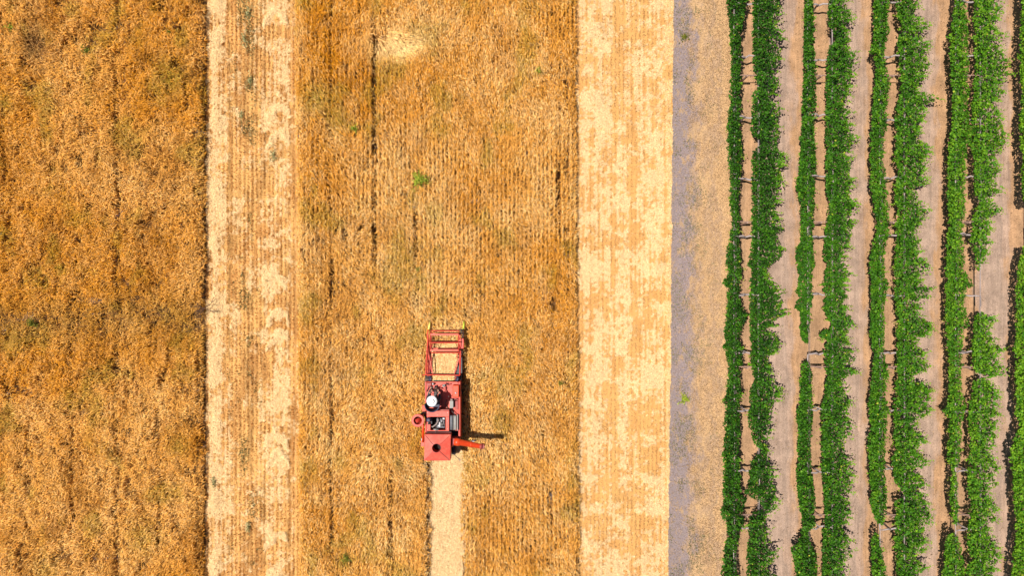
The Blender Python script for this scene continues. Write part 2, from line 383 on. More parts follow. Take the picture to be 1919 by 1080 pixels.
def wheat(name, x0, x1, elo, ehi, dens, left, label):
    ylo, yhi = YB + .8, YT - .8
    n = int((x1 - x0) * (yhi - ylo) * dens)
    X = rng.uniform(x0, x1, n); Y = rng.uniform(ylo, yhi, n)
    # drill rows
    sp = .193; row = np.round(X / sp) * sp
    rown = (.25 + .75 * sstep(.38, .58, fbm(X, Y, 5.0, 4.0, 81, 2))) * (.55 if left else .82)
    X = row + (X - row) * (1 - .85 * rown) + rng.normal(0, .012, n)
    keep = (X > elo(Y)) & (X < ehi(Y))
    g = gap_field(X, Y); keep &= rng.random(n) > g * 1.02
    thin = sstep(.62, .78, vnoise(X, Y, .5, .8, 82)); keep &= rng.random(n) > thin * .25
    if not left: keep &= ~swathmask(X, Y)
    X, Y, g = X[keep], Y[keep], g[keep]; n = len(X)
    PX = 960 + X * K; PY = 540 - Y * K
    lum = fbm(X, Y, .34, .48, 83, 3)
    hgt = .34 + .42 * lum + rng.normal(0, .055, n) - .10 * sstep(.15, .6, g)
    ed = np.minimum(ehi(Y) - X, X - elo(Y))
    if not left: ed = np.where(PY > 640, np.minimum(ed, np.minimum(np.abs(X - SWL), np.abs(X - SWR)) * (1.0 if True else 1)), ed)
    ragged = .10 + .30 * vnoise(X, Y, .12, .16, 466)
    hgt = hgt * (.50 + .50 * sstep(0, ragged + .08, ed))
    bandh = np.exp(-((PY - 598 - 8 * np.sin(PX / 60)) / 40) ** 2) * left
    hgt = hgt * (1 - .35 * bandh)
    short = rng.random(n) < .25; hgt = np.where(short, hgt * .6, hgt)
    flow = (fbm(X, Y, 1.6, 2.2, 84, 2) - .5) * 1.7 + (np.pi / 2 if not left else 1.1)
    flow = flow + (vnoise(X, Y, .22, .30, 85) - .5) * 1.1 + np.pi * (rng.random(n) < .4)
    ang = flow + rng.normal(0, .58 if not left else .85, n)
    L = rng.uniform(.08, .21, n)
    w = rng.uniform(.006, .0135, n)
    dip = rng.uniform(-.02, .09, n)
    # lodged pale patch
    lx, ly = (PX - 744 + .35 * (PY - 90)) / 50, (PY - 90) / 27
    lodge = np.clip(np.exp(-(lx * lx + ly * ly) ** 1.1) * (.45 + .9 * fbm(X, Y, .5, .3, 99, 2)), 0, 1) * (not left)
    ang = np.where(lodge > .35, np.arctan2(-(PY - 58), PX - 700) + rng.normal(0, .45, n), ang)
    L = L * (1 + .7 * (lodge > .35)); hgt = hgt * (1 - .25 * lodge)
    lean = rng.uniform(.01, .07, n) + .16 * lodge
    dx, dy = np.cos(ang), np.sin(ang)
    px_, py_ = -dy, dx
    V = np.empty((n, 4, 3), dtype=np.float32)
    bx, by = X + rng.normal(0, .008, n), Y + rng.normal(0, .03, n)
    mx, my = bx + dx * lean, by + dy * lean
    V[:, 0] = np.stack([bx, by, np.zeros(n)], 1)
    V[:, 1] = np.stack([mx + px_ * w, my + py_ * w, hgt], 1)
    V[:, 2] = np.stack([mx - px_ * w, my - py_ * w, hgt + rng.normal(0, .008, n)], 1)
    V[:, 3] = np.stack([mx + dx * L, my + dy * L, hgt - dip], 1)
    # albedo: ripe variety patches, with pale highlights put into the tint
    t = fbm(X, Y, 3.2, 4.0, 86, 4)
    t2 = fbm(X, Y, .8, 1.1, 87, 3)
    r = rng.random(n)
    if left:
        gold = np.clip(sstep(.32, .58, t + .35 * (t2 - .5)) + .22 * sstep(420, 150, PY), 0, 1) * .85
    else:
        gold = np.clip(sstep(.45, .68, t + .3 * (t2 - .5)) * .55 + .55 * np.exp(-((PX - 600) / 45) ** 2) * sstep(700, 100, PY) + .40 * sstep(420, 60, PY) + .22 * sstep(960, 1080, PX), 0, 1)
    col = WTAN[None] * (1 - gold[:, None]) + WGOLD[None] * gold[:, None]
    ps = np.clip(sstep(.42, .78, t2 + .8 * (r - .5)) * (.85 if not left else .5) * (1 - .5 * gold), 0, 1)[:, None] 
    col = col * (1 - ps) + WPALE[None] * ps
    rust = (sstep(.55, .75, fbm(X, Y, 1.1, 1.3, 88, 3)) * (.6 if left else .3) * (rng.random(n) < .8))[:, None]
    col = col * (1 - rust) + WRUST[None] * rust
    gz = sstep(.58, .74, fbm(X, Y, 1.0, 1.4, 89, 3)) * .45
    for sx, sy, sr, ss in [(600, 190, 30, .7), (640, 230, 22, .6), (330, 150, 32, .7), (665, 240, 9, .9), (18, 440, 14, .8), (128, 505, 10, .8), (20, 200, 18, .7), (345, 830, 18, .5), (280, 1000, 30, .5), (640, 860, 16, .5), (650, 1045, 14, .8), (575, 10, 16, .7), (100, 1060, 25, .4)]:
        gz = np.maximum(gz, ss * np.exp(-((PX - sx) ** 2 + (PY - sy) ** 2) / sr ** 2))
    gz = (gz * (rng.random(n) < .75))[:, None]
    col = col * (1 - gz) + WGREEN[None] * gz
    dk = np.exp(-(((PX - 75) / 24) ** 2 + ((PY - 90) / 42) ** 2))[:, None] * .7
    col = col * (1 - dk) + np.array([.22, .11, .05])[None] * dk
    bb = (bandh * .5 * (rng.random(n) < .8))[:, None]; col = col * (1 - bb) + np.array([.34, .20, .045])[None] * bb
    lo = lodge[:, None]; col = col * (1 - lo) + np.array([.93, .62, .26])[None] * lo
    col = col * rng.uniform(.50, 1.28, n)[:, None]
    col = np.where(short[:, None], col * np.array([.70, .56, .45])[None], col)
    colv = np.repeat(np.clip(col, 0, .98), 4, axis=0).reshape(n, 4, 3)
    colv[:, 0] *= .75                     # stem bases are darker than the heads
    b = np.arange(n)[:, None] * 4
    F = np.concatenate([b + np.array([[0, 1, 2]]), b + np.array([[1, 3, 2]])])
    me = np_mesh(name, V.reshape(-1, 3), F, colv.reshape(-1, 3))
    return tag(link(name, me, mat=M_wheat), label, 'wheat', kind='stuff')
wheat('wheat_crop', -25.6, -13.9, FL, E1, 1050, True, 'ripe orange gold wheat standing left of the first pale stubble strip')
wheat('wheat_crop', -10.4, 3.4, E2, E3, 1100, False, 'ripe tan wheat standing round the red harvester between two stubble strips')

# ------------------------------------------------------------------ straw, chaff and stubble lying on the strips
def straws(name, X, Y, zf, L, w, col, mat, label, cat='straw', upright=None, kind='stuff'):
    n = len(X); a = rng.uniform(0, 2 * np.pi, n); dx, dy = np.cos(a), np.sin(a)
    V = np.empty((n, 4, 3), dtype=np.float32)
    z = zf
    if upright is None:
        dz = rng.normal(0, .012, n); cx, cy = dx * L / 2, dy * L / 2
        for k, (s, t) in enumerate([(-1, -1), (1, -1), (1, 1), (-1, 1)]):
            V[:, k] = np.stack([X + s * cx - t * dy * w / 2, Y + s * cy + t * dx * w / 2, z + s * dz + t * .004], 1)
    else:
        lx, ly = rng.normal(0, .03, n), rng.normal(0, .03, n)
        for k, (s, t) in enumerate([(0, -1), (0, 1), (1, 1), (1, -1)]):
            V[:, k] = np.stack([X + s * lx + t * dx * w, Y + s * ly + t * dy * w, z * (1 - s) + s * (z + upright)], 1)
    F = np.arange(n * 4).reshape(n, 4)
    me = np_mesh(name, V.reshape(-1, 3), F, np.repeat(col, 4, axis=0))
    o = link(name, me, mat=mat)
    if kind: tag(o, label, cat, kind=kind)
    return o
def strip_surface(X, Y, base=.004, amp=.05): return base + amp * (fbm(X, Y, .9, .9, 301, 4) - .35) + heap(X, Y)
def scatter(elo, ehi, n):
    Y = rng.uniform(YB + .8, YT - .8, n); a, b_ = elo(Y), ehi(Y)
    return a + (b_ - a) * rng.random(n), Y
def tint_mix(n, A, B, f, j=.18):
    return np.clip((np.array(A)[None] * (1 - f[:, None]) + np.array(B)[None] * f[:, None]) * rng.uniform(1 - j, 1 + j, n)[:, None], 0, .97)
# left strip: stubble rows
def stubble_rows(name, elo, ehi, n, label, sp=.193, hh=(.05, .13), cA=(.55, .26, .07), cB=(.76, .43, .15), which=1):
    X, Y = scatter(elo, ehi, n); row = np.round(X / sp) * sp
    X = row + rng.normal(0, .022, n); k = (X > elo(Y)) & (X < ehi(Y)) & (rng.random(n) < .3 + .9 * vnoise(X, Y, .4, .7, 91)) & (rng.random(n) > .85 * chaff(X, Y, which))
    X, Y = X[k], Y[k]; n = len(X); f = vnoise(X, Y, .3, .5, 92)
    return straws(name, X, Y, strip_surface(X, Y), 0, rng.uniform(.006, .012, n), tint_mix(n, cA, cB, f), M_straw, label, 'stubble', rng.uniform(*hh, n))
stubble_rows('stubble', E1, E2, 60000, 'short orange stubble in rows on the left cut strip beside green weeds')
stubble_rows('stubble', E3, E4, 50000, 'short pale stubble on the right cut strip beside the grey track', hh=(.03, .08), cA=(.46, .25, .09), cB=(.60, .37, .16), which=2)
X, Y = scatter(E1, E2, 220000)
PX = 960 + X * K
cf = chaff(X, Y, 1); d = .08 + 1.2 * cf
k = rng.random(len(X)) < d * .62; X, Y = X[k], Y[k]; n = len(X)
straws('loose_straw', X, Y, strip_surface(X, Y) + rng.uniform(.004, .05, n), rng.uniform(.03, .13, n), rng.uniform(.006, .014, n),
       tint_mix(n, (.62, .36, .12), (.95, .70, .38), np.clip(.1 + chaff(X, Y, 1) * .75 + rng.normal(0, .2, n), 0, 1)), M_straw, 'cream straw and chaff heaps strewn over the left cut strip', 'straw')
X, Y = scatter(E3, E4, 200000)
d = .06 + 1.1 * chaff(X, Y, 2)
k = rng.random(len(X)) < d * .6; X, Y = X[k], Y[k]; n = len(X)
straws('loose_straw', X, Y, strip_surface(X, Y) + rng.uniform(.004, .04, n), rng.uniform(.03, .12, n), rng.uniform(.006, .014, n),
       tint_mix(n, (.44, .24, .08), (.80, .59, .32), np.clip(.15 + chaff(X, Y, 2) * .7 + rng.normal(0, .22, n), 0, 1)), M_straw, 'pale straw and chaff spread over the right cut strip', 'straw')
# swath behind the harvester
n = 26000; X = rng.normal((SWL + SWR) / 2 + .05, .60, n); Y = rng.uniform(YB + .8, wy(850), n)
k = rng.random(n) < .25 + .9 * sstep(.38, .62, fbm(X, Y, .45, .7, 98, 3)); X, Y = X[k], Y[k]; n = len(X)
spill = np.maximum(SWL - X, X - SWR); k = rng.random(n) < np.where(spill > 0, .9 * np.exp(-spill / .14), 1); X, Y, spill = X[k], Y[k], spill[k]; n = len(X)
straws('loose_straw', X, Y, .075 + .05 * fbm(X, Y, .9, .9, 301, 4) + rng.uniform(0, .03, n) + sstep(-.05, .16, spill) * rng.uniform(.25, .5, n), rng.uniform(.03, .10, n), rng.uniform(.006, .014, n),
       tint_mix(n, (.62, .42, .20), (.97, .73, .40), rng.random(n) ** .8), M_straw, 'fresh chaff lying on the narrow swath just behind the red harvester', 'straw')
# dry grass on the track, litter in the vineyard
X, Y = scatter(E4, E5, 60000); tt = (X - E4(Y)) / 2.7
k = rng.random(len(X)) < (.22 + .6 * sstep(.30, .50, tt - .08 + 1.1 * (fbm(X, Y, .6, .9, 95) - .5))); X, Y = X[k], Y[k]; n = len(X)
straws('dry_grass', X, Y, np.full(n, .02), 0, rng.uniform(.004, .009, n), tint_mix(n, (.32, .20, .11), (.62, .42, .22), rng.random(n)), M_straw,
       'sparse dry grass on the earth track left of the vines', 'dry grass', rng.uniform(.03, .09, n))
X, Y = scatter(E4, E5, 30000)
k = sstep(.50, .66, fbm(X, Y, .5, .8, 96)) * (.12 + np.exp(-((960 + X * K - 1290) / 32) ** 2)) > rng.random(len(X)) * .8; X, Y = X[k], Y[k]; n = len(X)
straws('low_weeds', X, Y, np.full(n, .015), 0, rng.uniform(.006, .014, n), tint_mix(n, (.16, .17, .08), (.32, .29, .15), rng.random(n)), M_weed,
       'grey green low weeds on the bare grey edge of the track', 'weeds', rng.uniform(.03, .08, n))
X, Y = scatter(E5, FR, 34000); ph = np.cos((X - 10.72) * 2 * np.pi / 3.37)
k = rng.random(len(X)) < .12 + .7 * sstep(-.4, .6, ph); X, Y = X[k], Y[k]; n = len(X)
straws('leaf_litter', X, Y, np.full(n, .03) + rng.uniform(0, .02, n), rng.uniform(.03, .09, n), rng.uniform(.006, .02, n), tint_mix(n, (.10, .06, .03), (.50, .34, .19), rng.random(n)), M_straw,
       'dry leaf and straw litter on the earth between the vine rows', 'leaf litter')
n = 14000; Xs = rng.normal(wx(462), .33, n); Ys = rng.uniform(wy(1060), wy(-20), n)
k = rng.random(n) < sstep(.50, .72, fbm(Xs, Ys, .5, .9, 97) + .16 * sstep(300, 0, 540 - Ys * K)) ; Xs, Ys = Xs[k], Ys[k]; n = len(Xs)
straws('low_weeds', Xs, Ys, strip_surface(Xs, Ys), 0, rng.uniform(.008, .02, n), tint_mix(n, (.15, .14, .045), (.42, .39, .18), rng.random(n)), M_weed,
       'grey green weeds growing in a line through the left stubble strip', 'weeds', rng.uniform(.03, .10, n))

# ------------------------------------------------------------------ leaf clouds
LEAF = np.array([[0, -.38, 0], [.42, -.22, .10], [.50, .16, .12], [0, .56, -.06], [-.50, .16, .12], [-.42, -.22, .10]])
LF = np.array([[0, 1, 2], [0, 2, 3], [0, 3, 4], [0, 4, 5]])
def leaf_mesh(name, P, S, col, upness=1.1, out=None):
    n = len(P)
    nr = rng.normal(0, 1, (n, 3)); nr[:, 2] = np.abs(nr[:, 2]) + upness
    if out is not None: nr += out
    nr /= np.linalg.norm(nr, axis=1)[:, None]
    t = rng.normal(0, 1, (n, 3)); t -= (t * nr).sum(1)[:, None] * nr; t /= np.linalg.norm(t, axis=1)[:, None]
    s = np.cross(nr, t)
    V = (P[:, None] + S[:, None, None] * (LEAF[None, :, 0, None] * s[:, None] + LEAF[None, :, 1, None] * t[:, None] + LEAF[None, :, 2, None] * nr[:, None]))
    F = (np.arange(n)[:, None, None] * 6 + LF[None]).reshape(-1, 3)
    return np_mesh(name, V.reshape(-1, 3), F, np.repeat(col, 6, axis=0))
LDARK = np.array([.012, .052, .004]); LMID = np.array([.052, .175, .007]); LLIGHT = np.array([.20, .38, .016]); LYEL = np.array([.32, .38, .03])

# traced edges of every curtain of leaves: (photo y, x)
A_L = [(-60,1361),(0,1362),(40,1366),(60,1368),(100,1370),(140,1369),(180,1367),(220,1364),(260,1363),(300,1365),(340,1368),(380,1369),(420,1371),(455,1366),(470,1360),(490,1359),(510,1364),(525,1358),(532,1354),(540,1363),(580,1361),(600,1359),(625,1356),(640,1359),(650,1353),(665,1362),(700,1364),(720,1361),(740,1359),(750,1353),(762,1358),(800,1357),(840,1356),(850,1353),(870,1356),(920,1355),(945,1354),(960,1350),(975,1355),(990,1363),(1010,1364),(1030,1356),(1070,1352),(1140,1352)]
A_R = [(-60,1402),(0,1403),(20,1398),(40,1397),(60,1391),(100,1390),(140,1390),(180,1389),(220,1388),(250,1391),(280,1393),(320,1391),(340,1388),(380,1387),(420,1388),(440,1386),(480,1389),(520,1391),(540,1386),(560,1388),(575,1393),(590,1401),(600,1400),(612,1396),(625,1388),(640,1388),(655,1393),(670,1395),(685,1393),(700,1389),(720,1388),(740,1391),(760,1385),(790,1389),(820,1388),(850,1386),(880,1389),(900,1390),(920,1391),(935,1400),(960,1393),(980,1397),(1000,1387),(1020,1384),(1060,1381),(1080,1384),(1140,1386)]
B_L = [(-60,1410),(0,1411),(40,1411),(80,1411),(130,1410),(148,1418),(162,1418),(172,1412),(200,1408),(240,1407),(255,1408),(262,1426),(272,1424),(284,1410),(320,1407),(380,1409),(420,1408),(460,1407),(480,1403),(496,1400),(505,1407),(540,1406),(580,1403),(620,1405),(680,1407),(700,1409),(710,1414),(718,1411),(730,1404),(780,1402),(800,1403),(820,1408),(835,1415),(845,1428),(852,1424),(860,1410),(880,1405),(915,1402),(925,1395),(938,1412),(945,1422),(955,1432),(963,1410),(980,1401),(1000,1404),(1040,1399),(1140,1400)]
B_R = [(-60,1464),(0,1462),(15,1468),(27,1462),(36,1450),(50,1460),(65,1470),(80,1456),(95,1466),(110,1464),(125,1456),(136,1452),(150,1466),(165,1455),(180,1450),(200,1463),(250,1462),(275,1458),(290,1471),(305,1465),(340,1462),(380,1458),(395,1455),(405,1460),(420,1453),(428,1473),(440,1458),(455,1463),(475,1469),(490,1455),(505,1440),(515,1436),(530,1450),(545,1460),(560,1466),(580,1467),(591,1474),(598,1455),(610,1456),(618,1438),(624,1440),(632,1461),(645,1462),(660,1456),(670,1441),(690,1446),(705,1444),(720,1455),(735,1463),(750,1458),(762,1450),(775,1446),(790,1449),(808,1445),(818,1443),(828,1430),(845,1440),(855,1440),(870,1445),(890,1450),(905,1453),(920,1459),(935,1455),(945,1450),(957,1456),(965,1438),(985,1435),(1000,1441),(1015,1435),(1030,1444),(1045,1465),(1055,1450),(1065,1436),(1080,1458),(1140,1450)]
C_L = [(-60,1508),(0,1508),(60,1507),(130,1505),(220,1502),(280,1499),(320,1495),(350,1490),(368,1497),(400,1500),(450,1499),(470,1492),(510,1495),(545,1493),(560,1498),(575,1488),(585,1500),(620,1500),(640,1504),(645,1512)]
C_R = [(-60,1526),(0,1526),(60,1527),(130,1530),(190,1531),(220,1526),(260,1529),(320,1530),(400,1527),(450,1525),(490,1530),(520,1522),(555,1527),(585,1520),(620,1520),(645,1514)]
C2_L = [(676,1510),(682,1504),(700,1501),(740,1498),(762,1497),(772,1490),(800,1495),(860,1494),(920,1492),(945,1497),(985,1503),(1000,1504),(1016,1495),(1030,1483),(1050,1486),(1080,1491),(1140,1492)]
C2_R = [(676,1514),(682,1519),(700,1523),(740,1523),(780,1525),(820,1522),(860,1521),(920,1527),(945,1530),(965,1526),(985,1530),(1000,1516),(1016,1518),(1030,1528),(1060,1533),(1140,1534)]
D_L = [(-60,1553),(0,1555),(20,1550),(45,1552),(60,1562),(75,1567),(85,1555),(120,1547),(200,1547),(260,1546),(280,1550),(300,1545),(360,1547),(380,1555),(395,1551),(440,1545),(480,1543),(500,1549),(530,1540),(555,1547),(580,1543),(605,1556),(616,1558),(622,1535),(630,1536),(638,1548),(665,1542),(700,1549),(715,1549),(740,1543),(780,1537),(830,1540),(860,1539),(920,1542),(960,1545),(1000,1541),(1140,1539)]
D_R = [(-60,1588),(0,1585),(20,1595),(35,1598),(48,1586),(60,1590),(75,1597),(85,1583),(95,1600),(105,1605),(120,1599),(160,1595),(190,1580),(200,1583),(210,1595),(220,1585),(245,1604),(275,1598),(290,1585),(305,1600),(320,1590),(335,1598),(360,1592),(375,1600),(390,1604),(400,1596),(440,1601),(460,1590),(485,1578),(500,1590),(513,1596),(530,1582),(560,1592),(570,1580),(585,1590),(600,1604),(612,1595),(625,1593),(633,1580),(642,1593),(660,1598),(675,1608),(688,1595),(700,1604),(710,1580),(730,1582),(755,1595),(775,1590),(790,1594),(805,1600),(818,1590),(850,1585),(868,1595),(880,1588),(890,1597),(905,1592),(920,1598),(930,1580),(942,1594),(960,1596),(975,1593),(990,1578),(1000,1590),(1030,1594),(1045,1598),(1055,1580),(1080,1586),(1140,1590)]
E_L = [(-60,1638),(0,1638),(40,1637),(80,1636),(95,1629),(105,1638),(125,1643),(160,1638),(220,1634),(280,1631),(320,1633),(345,1630),(380,1637),(420,1643),(440,1640),(460,1634),(500,1630),(560,1634),(600,1631),(625,1630),(660,1638),(700,1634),(760,1628),(800,1632),(830,1627),(900,1630),(960,1633),(982,1644),(986,1652)]
E_R = [(-60,1668),(0,1670),(40,1664),(60,1670),(85,1660),(105,1659),(125,1665),(160,1671),(200,1664),(240,1664),(260,1658),(300,1658),(340,1662),(380,1668),(440,1667),(480,1659),(520,1662),(540,1668),(580,1658),(640,1660),(665,1658),(700,1668),(740,1660),(780,1672),(800,1663),(840,1662),(880,1660),(940,1665),(970,1660),(986,1655)]
E2_L = [(1000,1640),(1006,1634),(1040,1633),(1140,1636)]
E2_R = [(1000,1644),(1006,1650),(1040,1656),(1080,1664),(1140,1664)]
F_L = [(-60,1676),(0,1676),(30,1682),(50,1690),(62,1690),(72,1681),(110,1685),(160,1688),(220,1676),(260,1680),(285,1676),(320,1683),(360,1676),(400,1682),(460,1678),(540,1676),(580,1680),(600,1684),(610,1690),(620,1678),(700,1682),(760,1675),(800,1676),(820,1673),(840,1680),(860,1672),(905,1676),(922,1690),(932,1694),(942,1677),(1000,1678),(1080,1679),(1140,1679)]
F_R = [(-60,1720),(0,1722),(20,1716),(28,1711),(35,1728),(42,1738),(50,1740),(58,1728),(65,1712),(72,1725),(82,1746),(92,1735),(100,1728),(110,1736),(120,1748),(130,1738),(140,1730),(150,1736),(158,1715),(165,1720),(172,1732),(180,1750),(186,1766),(193,1740),(200,1728),(210,1742),(220,1735),(235,1716),(250,1731),(260,1720),(270,1744),(285,1742),(295,1733),(310,1736),(325,1728),(345,1738),(352,1716),(365,1722),(385,1729),(400,1743),(412,1730),(425,1728),(438,1713),(450,1730),(470,1722),(485,1728),(497,1747),(505,1735),(525,1720),(541,1749),(552,1742),(560,1738),(568,1715),(575,1732),(585,1720),(600,1735),(612,1748),(625,1742),(635,1728),(645,1720),(662,1738),(675,1722),(688,1742),(697,1740),(705,1715),(715,1713),(723,1738),(745,1744),(765,1738),(772,1745),(790,1725),(805,1712),(820,1728),(833,1737),(845,1712),(855,1725),(867,1738),(875,1735),(881,1712),(890,1720),(905,1737),(920,1724),(935,1732),(955,1741),(980,1748),(990,1735),(1000,1722),(1015,1740),(1025,1725),(1035,1735),(1045,1718),(1065,1740),(1078,1722),(1140,1735)]
G_L = [(-60,1792),(0,1790),(20,1787),(60,1782),(68,1775),(80,1783),(100,1778),(140,1783),(220,1785),(260,1780),(280,1777),(380,1776),(420,1778),(460,1774),(500,1772),(525,1775),(535,1768),(550,1772),(630,1773),(670,1778),(740,1778),(762,1774),(770,1766),(785,1780),(840,1775),(870,1778),(880,1783),(900,1781),(940,1780),(975,1786),(986,1791)]
G_R = [(-60,1808),(0,1809),(40,1815),(120,1817),(200,1816),(245,1822),(270,1815),(300,1812),(360,1810),(380,1812),(430,1805),(490,1810),(505,1806),(520,1820),(535,1825),(550,1810),(570,1808),(590,1815),(610,1820),(620,1806),(720,1803),(760,1812),(800,1804),(860,1802),(872,1797),(880,1790),(900,1795),(960,1798),(986,1795)]
G2_L = [(1000,1780),(1006,1776),(1020,1772),(1080,1768),(1140,1768)]
G2_R = [(1000,1790),(1006,1798),(1030,1804),(1080,1811),(1140,1812)]
H_L = [(-60,1825),(0,1825),(80,1826),(140,1827),(180,1822),(220,1822),(245,1817),(275,1817),(300,1825),(360,1826),(375,1836),(392,1832),(405,1820),(440,1822),(460,1818),(480,1827),(495,1828),(508,1832)]
H_R = [(-60,1872),(0,1870),(12,1878),(25,1872),(50,1862),(60,1878),(70,1885),(78,1855),(87,1870),(105,1885),(120,1895),(130,1885),(140,1898),(147,1865),(153,1880),(160,1862),(170,1885),(180,1875),(190,1862),(205,1872),(235,1880),(250,1885),(285,1883),(293,1862),(320,1874),(335,1868),(355,1876),(365,1860),(380,1864),(396,1879),(403,1868),(410,1850),(420,1856),(430,1852),(440,1861),(448,1850),(456,1858),(462,1846),(468,1853),(478,1848),(488,1848),(500,1840),(508,1838)]
H2_L = [(585,1838),(592,1828),(605,1825),(640,1820),(690,1824),(699,1828),(703,1850),(709,1850),(714,1822),(740,1822),(765,1815),(800,1814),(840,1818),(880,1813),(920,1812),(940,1820),(960,1816),(1020,1813),(1050,1820),(1062,1812),(1140,1808)]
H2_R = [(585,1842),(592,1856),(599,1868),(610,1862),(620,1855),(640,1865),(656,1881),(668,1868),(680,1870),(692,1884),(700,1891),(706,1868),(712,1845),(725,1862),(745,1872),(770,1865),(776,1881),(783,1855),(794,1873),(805,1862),(820,1867),(835,1862),(846,1850),(860,1860),(880,1873),(890,1862),(910,1873),(920,1855),(930,1853),(940,1860),(955,1868),(975,1869),(985,1855),(1000,1850),(1015,1862),(1045,1874),(1060,1868),(1080,1860),(1140,1862)]
I_L = [(-60,1914),(0,1914),(96,1911),(103,1903),(112,1912),(180,1914),(260,1910),(300,1917),(370,1915),(385,1922)]
I_R = [(-60,1946),(0,1946),(120,1950),(220,1946),(300,1950),(385,1935)]
I2_L = [(462,1918),(480,1912),(510,1908),(560,1905),(645,1904),(655,1898),(665,1903),(780,1903),(800,1912),(812,1905),(850,1894),(862,1893),(900,1897),(960,1902),(1000,1904),(1080,1896),(1140,1896)]
I2_R = [(462,1930),(480,1940),(560,1944),(700,1946),(900,1942),(1140,1944)]
CUT = [[('n', A_L, A_R), ('w', B_L, B_R)], [('n', C_L, C_R), ('n', C2_L, C2_R), ('w', D_L, D_R)],
       [('n', E_L, E_R), ('n', E2_L, E2_R), ('w', F_L, F_R)], [('n', G_L, G_R), ('n', G2_L, G2_R), ('w', H_L, H_R), ('w', H2_L, H2_R)],
       [('n', I_L, I_R), ('n', I2_L, I2_R)]]
ROWX = [wx(1399, 1.04), wx(1537, 1.04), wx(1672, 1.04), wx(1814, 1.04), wx(1956, 1.04)]
ZC = 1.30
def curtain(kind, EL, ER, ri):
    ey = np.array([p[0] for p in EL], float); ex = np.array([p[1] for p in EL], float)
    fy = np.array([p[0] for p in ER], float); fx = np.array([p[1] for p in ER], float)
    y0, y1 = ey[0], ey[-1]
    area = np.trapezoid(np.interp(np.arange(y0, y1), fy, fx) - np.interp(np.arange(y0, y1), ey, ex), dx=1) / K ** 2 if hasattr(np, 'trapezoid') else np.trapz(np.interp(np.arange(y0, y1), fy, fx) - np.interp(np.arange(y0, y1), ey, ex), dx=1) / K ** 2
    n = int(area * (1050 if kind == 'n' else 860))
    py = rng.uniform(y0, y1, n * 2); l = np.interp(py, ey, ex); r = np.interp(py, fy, fx)
    wmax = (r - l).max(); k = rng.random(n * 2) < (r - l) / wmax; py, l, r = py[k], l[k], r[k]
    m = min(n, len(py)); py, l, r = py[:m], l[:m], r[:m]
    u = rng.random(m)
    # ragged edges
    rag = (vnoise(py, py * 0 + ri * 9, 7, 1, 111) - .5) * 5
    px = l + 1.5 + (r - l - 3) * u + rag * np.abs(u - .5) * 2 + rng.normal(0, .9, m)
    prof = np.clip(1 - (2 * u - 1) ** 2, 0, 1) ** .5
    lump = fbm(px, py, 10, 10, 112, 2)
    if kind == 'n':
        top = 1.15 + .42 * prof * (.2 + 1.3 * lump); depth = rng.exponential(.20, m)
        z = np.maximum(top - depth, .70)
    else:
        top = 1.12 + .45 * prof * (.1 + 1.5 * lump) - .22 * np.clip((u - .55) / .45, 0, 1); depth = rng.exponential(.16, m)
        z = np.maximum(top - depth, .62)
    inner = (rng.random(m) < .34) & (np.abs(u - .5) < .40); z = np.where(inner, rng.uniform(.66, .92, m), z); depth = np.where(inner, 9., depth)
    # holes between shoots
    hole = sstep(.80 - .05 * (ri > 1), .92 - .05 * (ri > 1), vnoise(px, py, 9, 7, 113)) * (.9 if kind == 'w' else .35) * np.where(inner, .35, 1)
    hole = np.maximum(hole, .88 * sstep(.70, .80, vnoise(px, py, 4.5, 4.0, 115)) * (depth < .32))
    hole = np.maximum(hole, (kind == 'w') * .75 * sstep(.6, .95, u) * (vnoise(px, py, 8, 3.2, 114) > .55))
    k = rng.random(m) > hole; px, py, z, u, depth, lump = px[k], py[k], z[k], u[k], depth[k], lump[k]; m = len(px)
    s = (H - z) / H / K
    P = np.stack([(px - 960) * s, (540 - py) * s, z], 1)
    S = rng.uniform(.048, .10, m)
    f = rng.random(m)
    leaf_tone = .50 * f + .55 * (lump - .35) + (.30 * np.clip((u - .6) / .4, 0, 1) if kind == 'w' else 0) + .12 * (ri - 1)  # leaf tone: lighter on higher lumps, towards the right fringe, in later rows
    leaf_tone = np.clip(leaf_tone, 0, 1)[:, None]
    col = np.where(leaf_tone < .5, LDARK + (LMID - LDARK) * leaf_tone * 2, LMID + (LLIGHT - LMID) * (leaf_tone - .5) * 2)
    yel = (rng.random(m) < .006 + (.10 * (u > .86) if kind == 'w' else .02 * (u > .9)))[:, None]
    col = np.where(yel, LYEL, col) * rng.uniform(.75, 1.25, m)[:, None]
    out = np.zeros((m, 3)); out[:, 0] = (u - .5) * 1.6
    Ps, Ss, Cs, Os = [P], [S], [col], [out]
    # single shoots arching out of the edge
    cnt = int((y1 - y0) / ((9, 7, 4.5, 4.5, 6)[ri] if kind == 'w' else 22))
    for q in range(cnt):
        yy = random.uniform(y0 + 6, y1 - 6); side = 1 if (kind == 'w' or random.random() < .5) else -1
        if kind == 'w' and random.random() < .12: side = -1
        xe = np.interp(yy, fy, fx) if side > 0 else np.interp(yy, ey, ex)
        ln = random.uniform(5, 15) if kind == 'w' else random.uniform(3, 8)
        if side < 0: ln *= .5
        a = random.uniform(-.75, .5); kn = int(ln / 1.5) + 4
        t = np.linspace(0, 1, kn); zz = 1.28 - .15 * t - .35 * t ** 2
        sx = xe + side * (-6 + (ln + 6) * t); sy = yy + a * ln * t + 3 * t ** 2
        s_ = (H - zz) / H / K
        Ps.append(np.stack([(sx - 960) * s_ + rng.normal(0, .03, kn), (540 - sy) * s_ + rng.normal(0, .035, kn), zz], 1))
